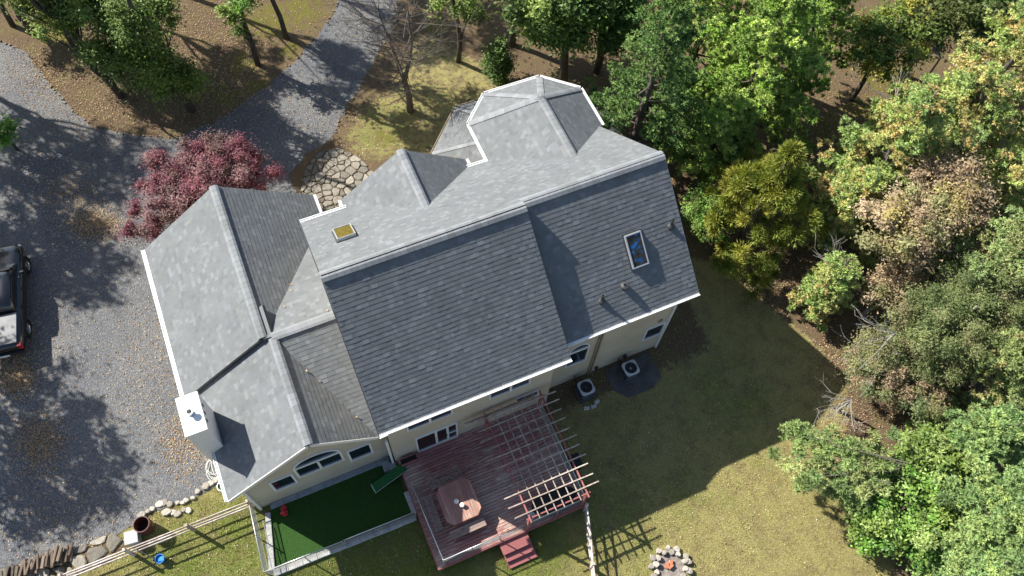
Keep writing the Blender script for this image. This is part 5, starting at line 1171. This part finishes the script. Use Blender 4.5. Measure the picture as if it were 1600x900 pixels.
# distant wood, mostly beyond the frame
for i, (x, y) in enumerate(((30,27),(35,24),(40,22.5),(25,30),(44,8),(48,0),(36,28),(46,20),(50,-8),(44,-14),(38,-22))):
    H_ = 13 if x > 43 and y < 10 else (12.5 if y > 22 else 7)
    broad(Vector((x,y,0)), H_, 'tall tree in the wood beyond the right edge', [(0,0,H_*.73,3.2,3.2,H_*.2)], DARK+GREEN, 6500, (.3,.5), clumps=60, cr=(.6,1.2), group='trees of the wood beyond the frame', limbs=10)

# ------------------------------------------------------------------ fallen leaves and grass
BROWN = [(.34,.225,.13),(.42,.31,.20),(.24,.145,.085),(.48,.38,.25),(.17,.10,.06)]
def scatter(name, n, regions, cols, size=(.05,.10), z=.025, kw=None):
    P_ = []
    tot = sum(r[-1] for r in regions)
    for (u, v, ru, rv, w) in regions:
        k = int(n*w/tot); a = rng.normal(0,.5,(k,2)) if ru < 900 else rng.uniform(-1,1,(k,2))
        uu, vv = u+a[:,0]*ru, v+a[:,1]*rv
        q = np.array(CF)*G_('f') + np.outer(uu-800, np.array(CR)) + np.outer(450-vv, np.array(CU)); t = (z-CAM.z)/q[:,2]; P_.append(np.array(CAM)+q*t[:,None])
    p = np.concatenate(P_); keep = ~((p[:,0]>-6.3)&(p[:,0]<14.2)&(p[:,1]>-4.3)&(p[:,1]<8))
    keep &= ~((p[:,0]>.2)&(p[:,0]<7.6)&(p[:,1]>-10.3)&(p[:,1]<-4)); p = p[keep]; m = len(p)
    d = unit(rng.normal(0,1,(m,3))*np.array([1,1,.25])); nr = unit(rng.normal(0,.35,(m,3))+np.array([0,0,1])); L = rng.uniform(*size, m)
    p[:,2] = z+rng.uniform(0,.02,m)
    leaves(name, p, d, nr, L, L*rng.uniform(.5,.8,m), pick(m, cols, .2), 'dead_leaf', kind='stuff', **(kw or {}))
scatter('fallen_leaves', 19000, [(120,330,150,80,2),(150,350,42,26,3.2),(250,560,90,140,1.6),(20,560,60,60,2.2),(60,690,45,50,2.6),(25,590,30,30,2),(60,500,80,140,1.0),(290,690,50,60,1.6),(150,600,220,260,1.1),(80,800,120,100,1.6),(110,300,60,40,1.4),(60,250,90,70,.8),(500,100,120,160,.8),(500,200,60,80,.6)], BROWN+[(.45,.33,.14)], (.045,.09))
scatter('leaf_litter', 32000, [(170,170,160,80,2.2),(340,60,120,110,3),(360,150,90,60,1.2),(60,110,70,60,1.),(1330,200,130,110,3),(1200,440,90,50,1.4),(1330,690,60,120,1.2),(960,170,120,80,1.4),(1080,250,60,120,1.2),(1300,560,50,60,.8),(1480,640,150,90,1.2),(600,30,130,60,.5)], BROWN, (.045,.09))
scatter('yellow_leaves', 4200, [(1150,800,200,140,2),(1080,600,200,130,2.6),(980,680,140,140,1.6),(300,860,200,60,.6),(560,870,160,50,.5),(580,215,90,60,.8),(500,620,100,100,.1)], [(.45,.38,.14),(.48,.42,.22),(.34,.22,.10),(.5,.47,.33)], (.035,.075), .03)
# grass blades over the lawn that shows
n = 230000; uu = rng.uniform(-20,1420,n); vv = rng.uniform(380,930,n)
q = np.array(CF)*G_('f') + np.outer(uu-800, np.array(CR)) + np.outer(450-vv, np.array(CU)); t_ = -CAM.z/q[:,2]; p = np.array(CAM)+q*t_[:,None]
inl = in_poly_np(p[:,0], p[:,1], LAWN) & ~((p[:,0]>-6.3)&(p[:,0]<14.3)&(p[:,1]>-4.4)) & ~((p[:,0]>-6.3)&(p[:,0]<7.5)&(p[:,1]>-10.1)&(p[:,1]<-4)&~((p[:,0]<.4)&(p[:,1]<-7.7)))
inl &= ~((np.hypot(p[:,0]-fpx.x, p[:,1]-fpx.y)<1.0)); p = p[inl]; m = len(p)
gi = np.zeros(m); jx = ((p[:,0]+30)/.4).astype(int).clip(0,nx_-1); jy = ((p[:,1]+40)/.4).astype(int).clip(0,ny_-1); gi = grn[jy,jx]; lm_ = lawnm[jy,jx]
p = p[rng.random(m) < lm_]; gi = gi[:0] if False else gi
m = len(p); jx = ((p[:,0]+30)/.4).astype(int).clip(0,nx_-1); jy = ((p[:,1]+40)/.4).astype(int).clip(0,ny_-1); gi = grn[jy,jx]+rng.normal(0,.25,m)
cg = np.where((gi>.45)[:,None], pick(m,[(.15,.21,.045),(.20,.26,.06),(.11,.16,.035)]), pick(m,[(.41,.37,.16),(.34,.31,.13),(.25,.26,.08),(.48,.43,.22)]))
d = unit(rng.normal(0,.6,(m,3))*np.array([1,1,.2])+np.array([0,0,.7])); p[:,2] = 0
leaves('grass', p, d, unit(rng.normal(0,1,(m,3))), rng.uniform(.05,.10,m), rng.uniform(.016,.028,m), cg, 'leaf', tri=True, kind='stuff')
# a few leaves caught on the roof valleys and gutters
lp = MB(); 
for (u, v, P0, n0) in ((454,446,zN(-.5,-.8),nXF),(445,480,zN(-.5,-.8),nXF),(512,486,zN(-.5,-.8),nXF),(478,580,SL(-1,2),nSR),(498,596,SL(-1,2),nSR),(556,652,SL(-1,2),nSR),(714,247,fp(5,-3),nF),(455,455,zN(-.5,-.8),nXF)):
    q_ = on_plane(u, v, P0, n0)+n0*.05; rz = random.random()*6; lp.box(q_, (.09,.06,.006), (cos(rz),sin(rz),.1), (-sin(rz),cos(rz),.2))
lp.ob('roof_leaves', plain('roof_leaf',(.30,.19,.09)), kind='stuff')
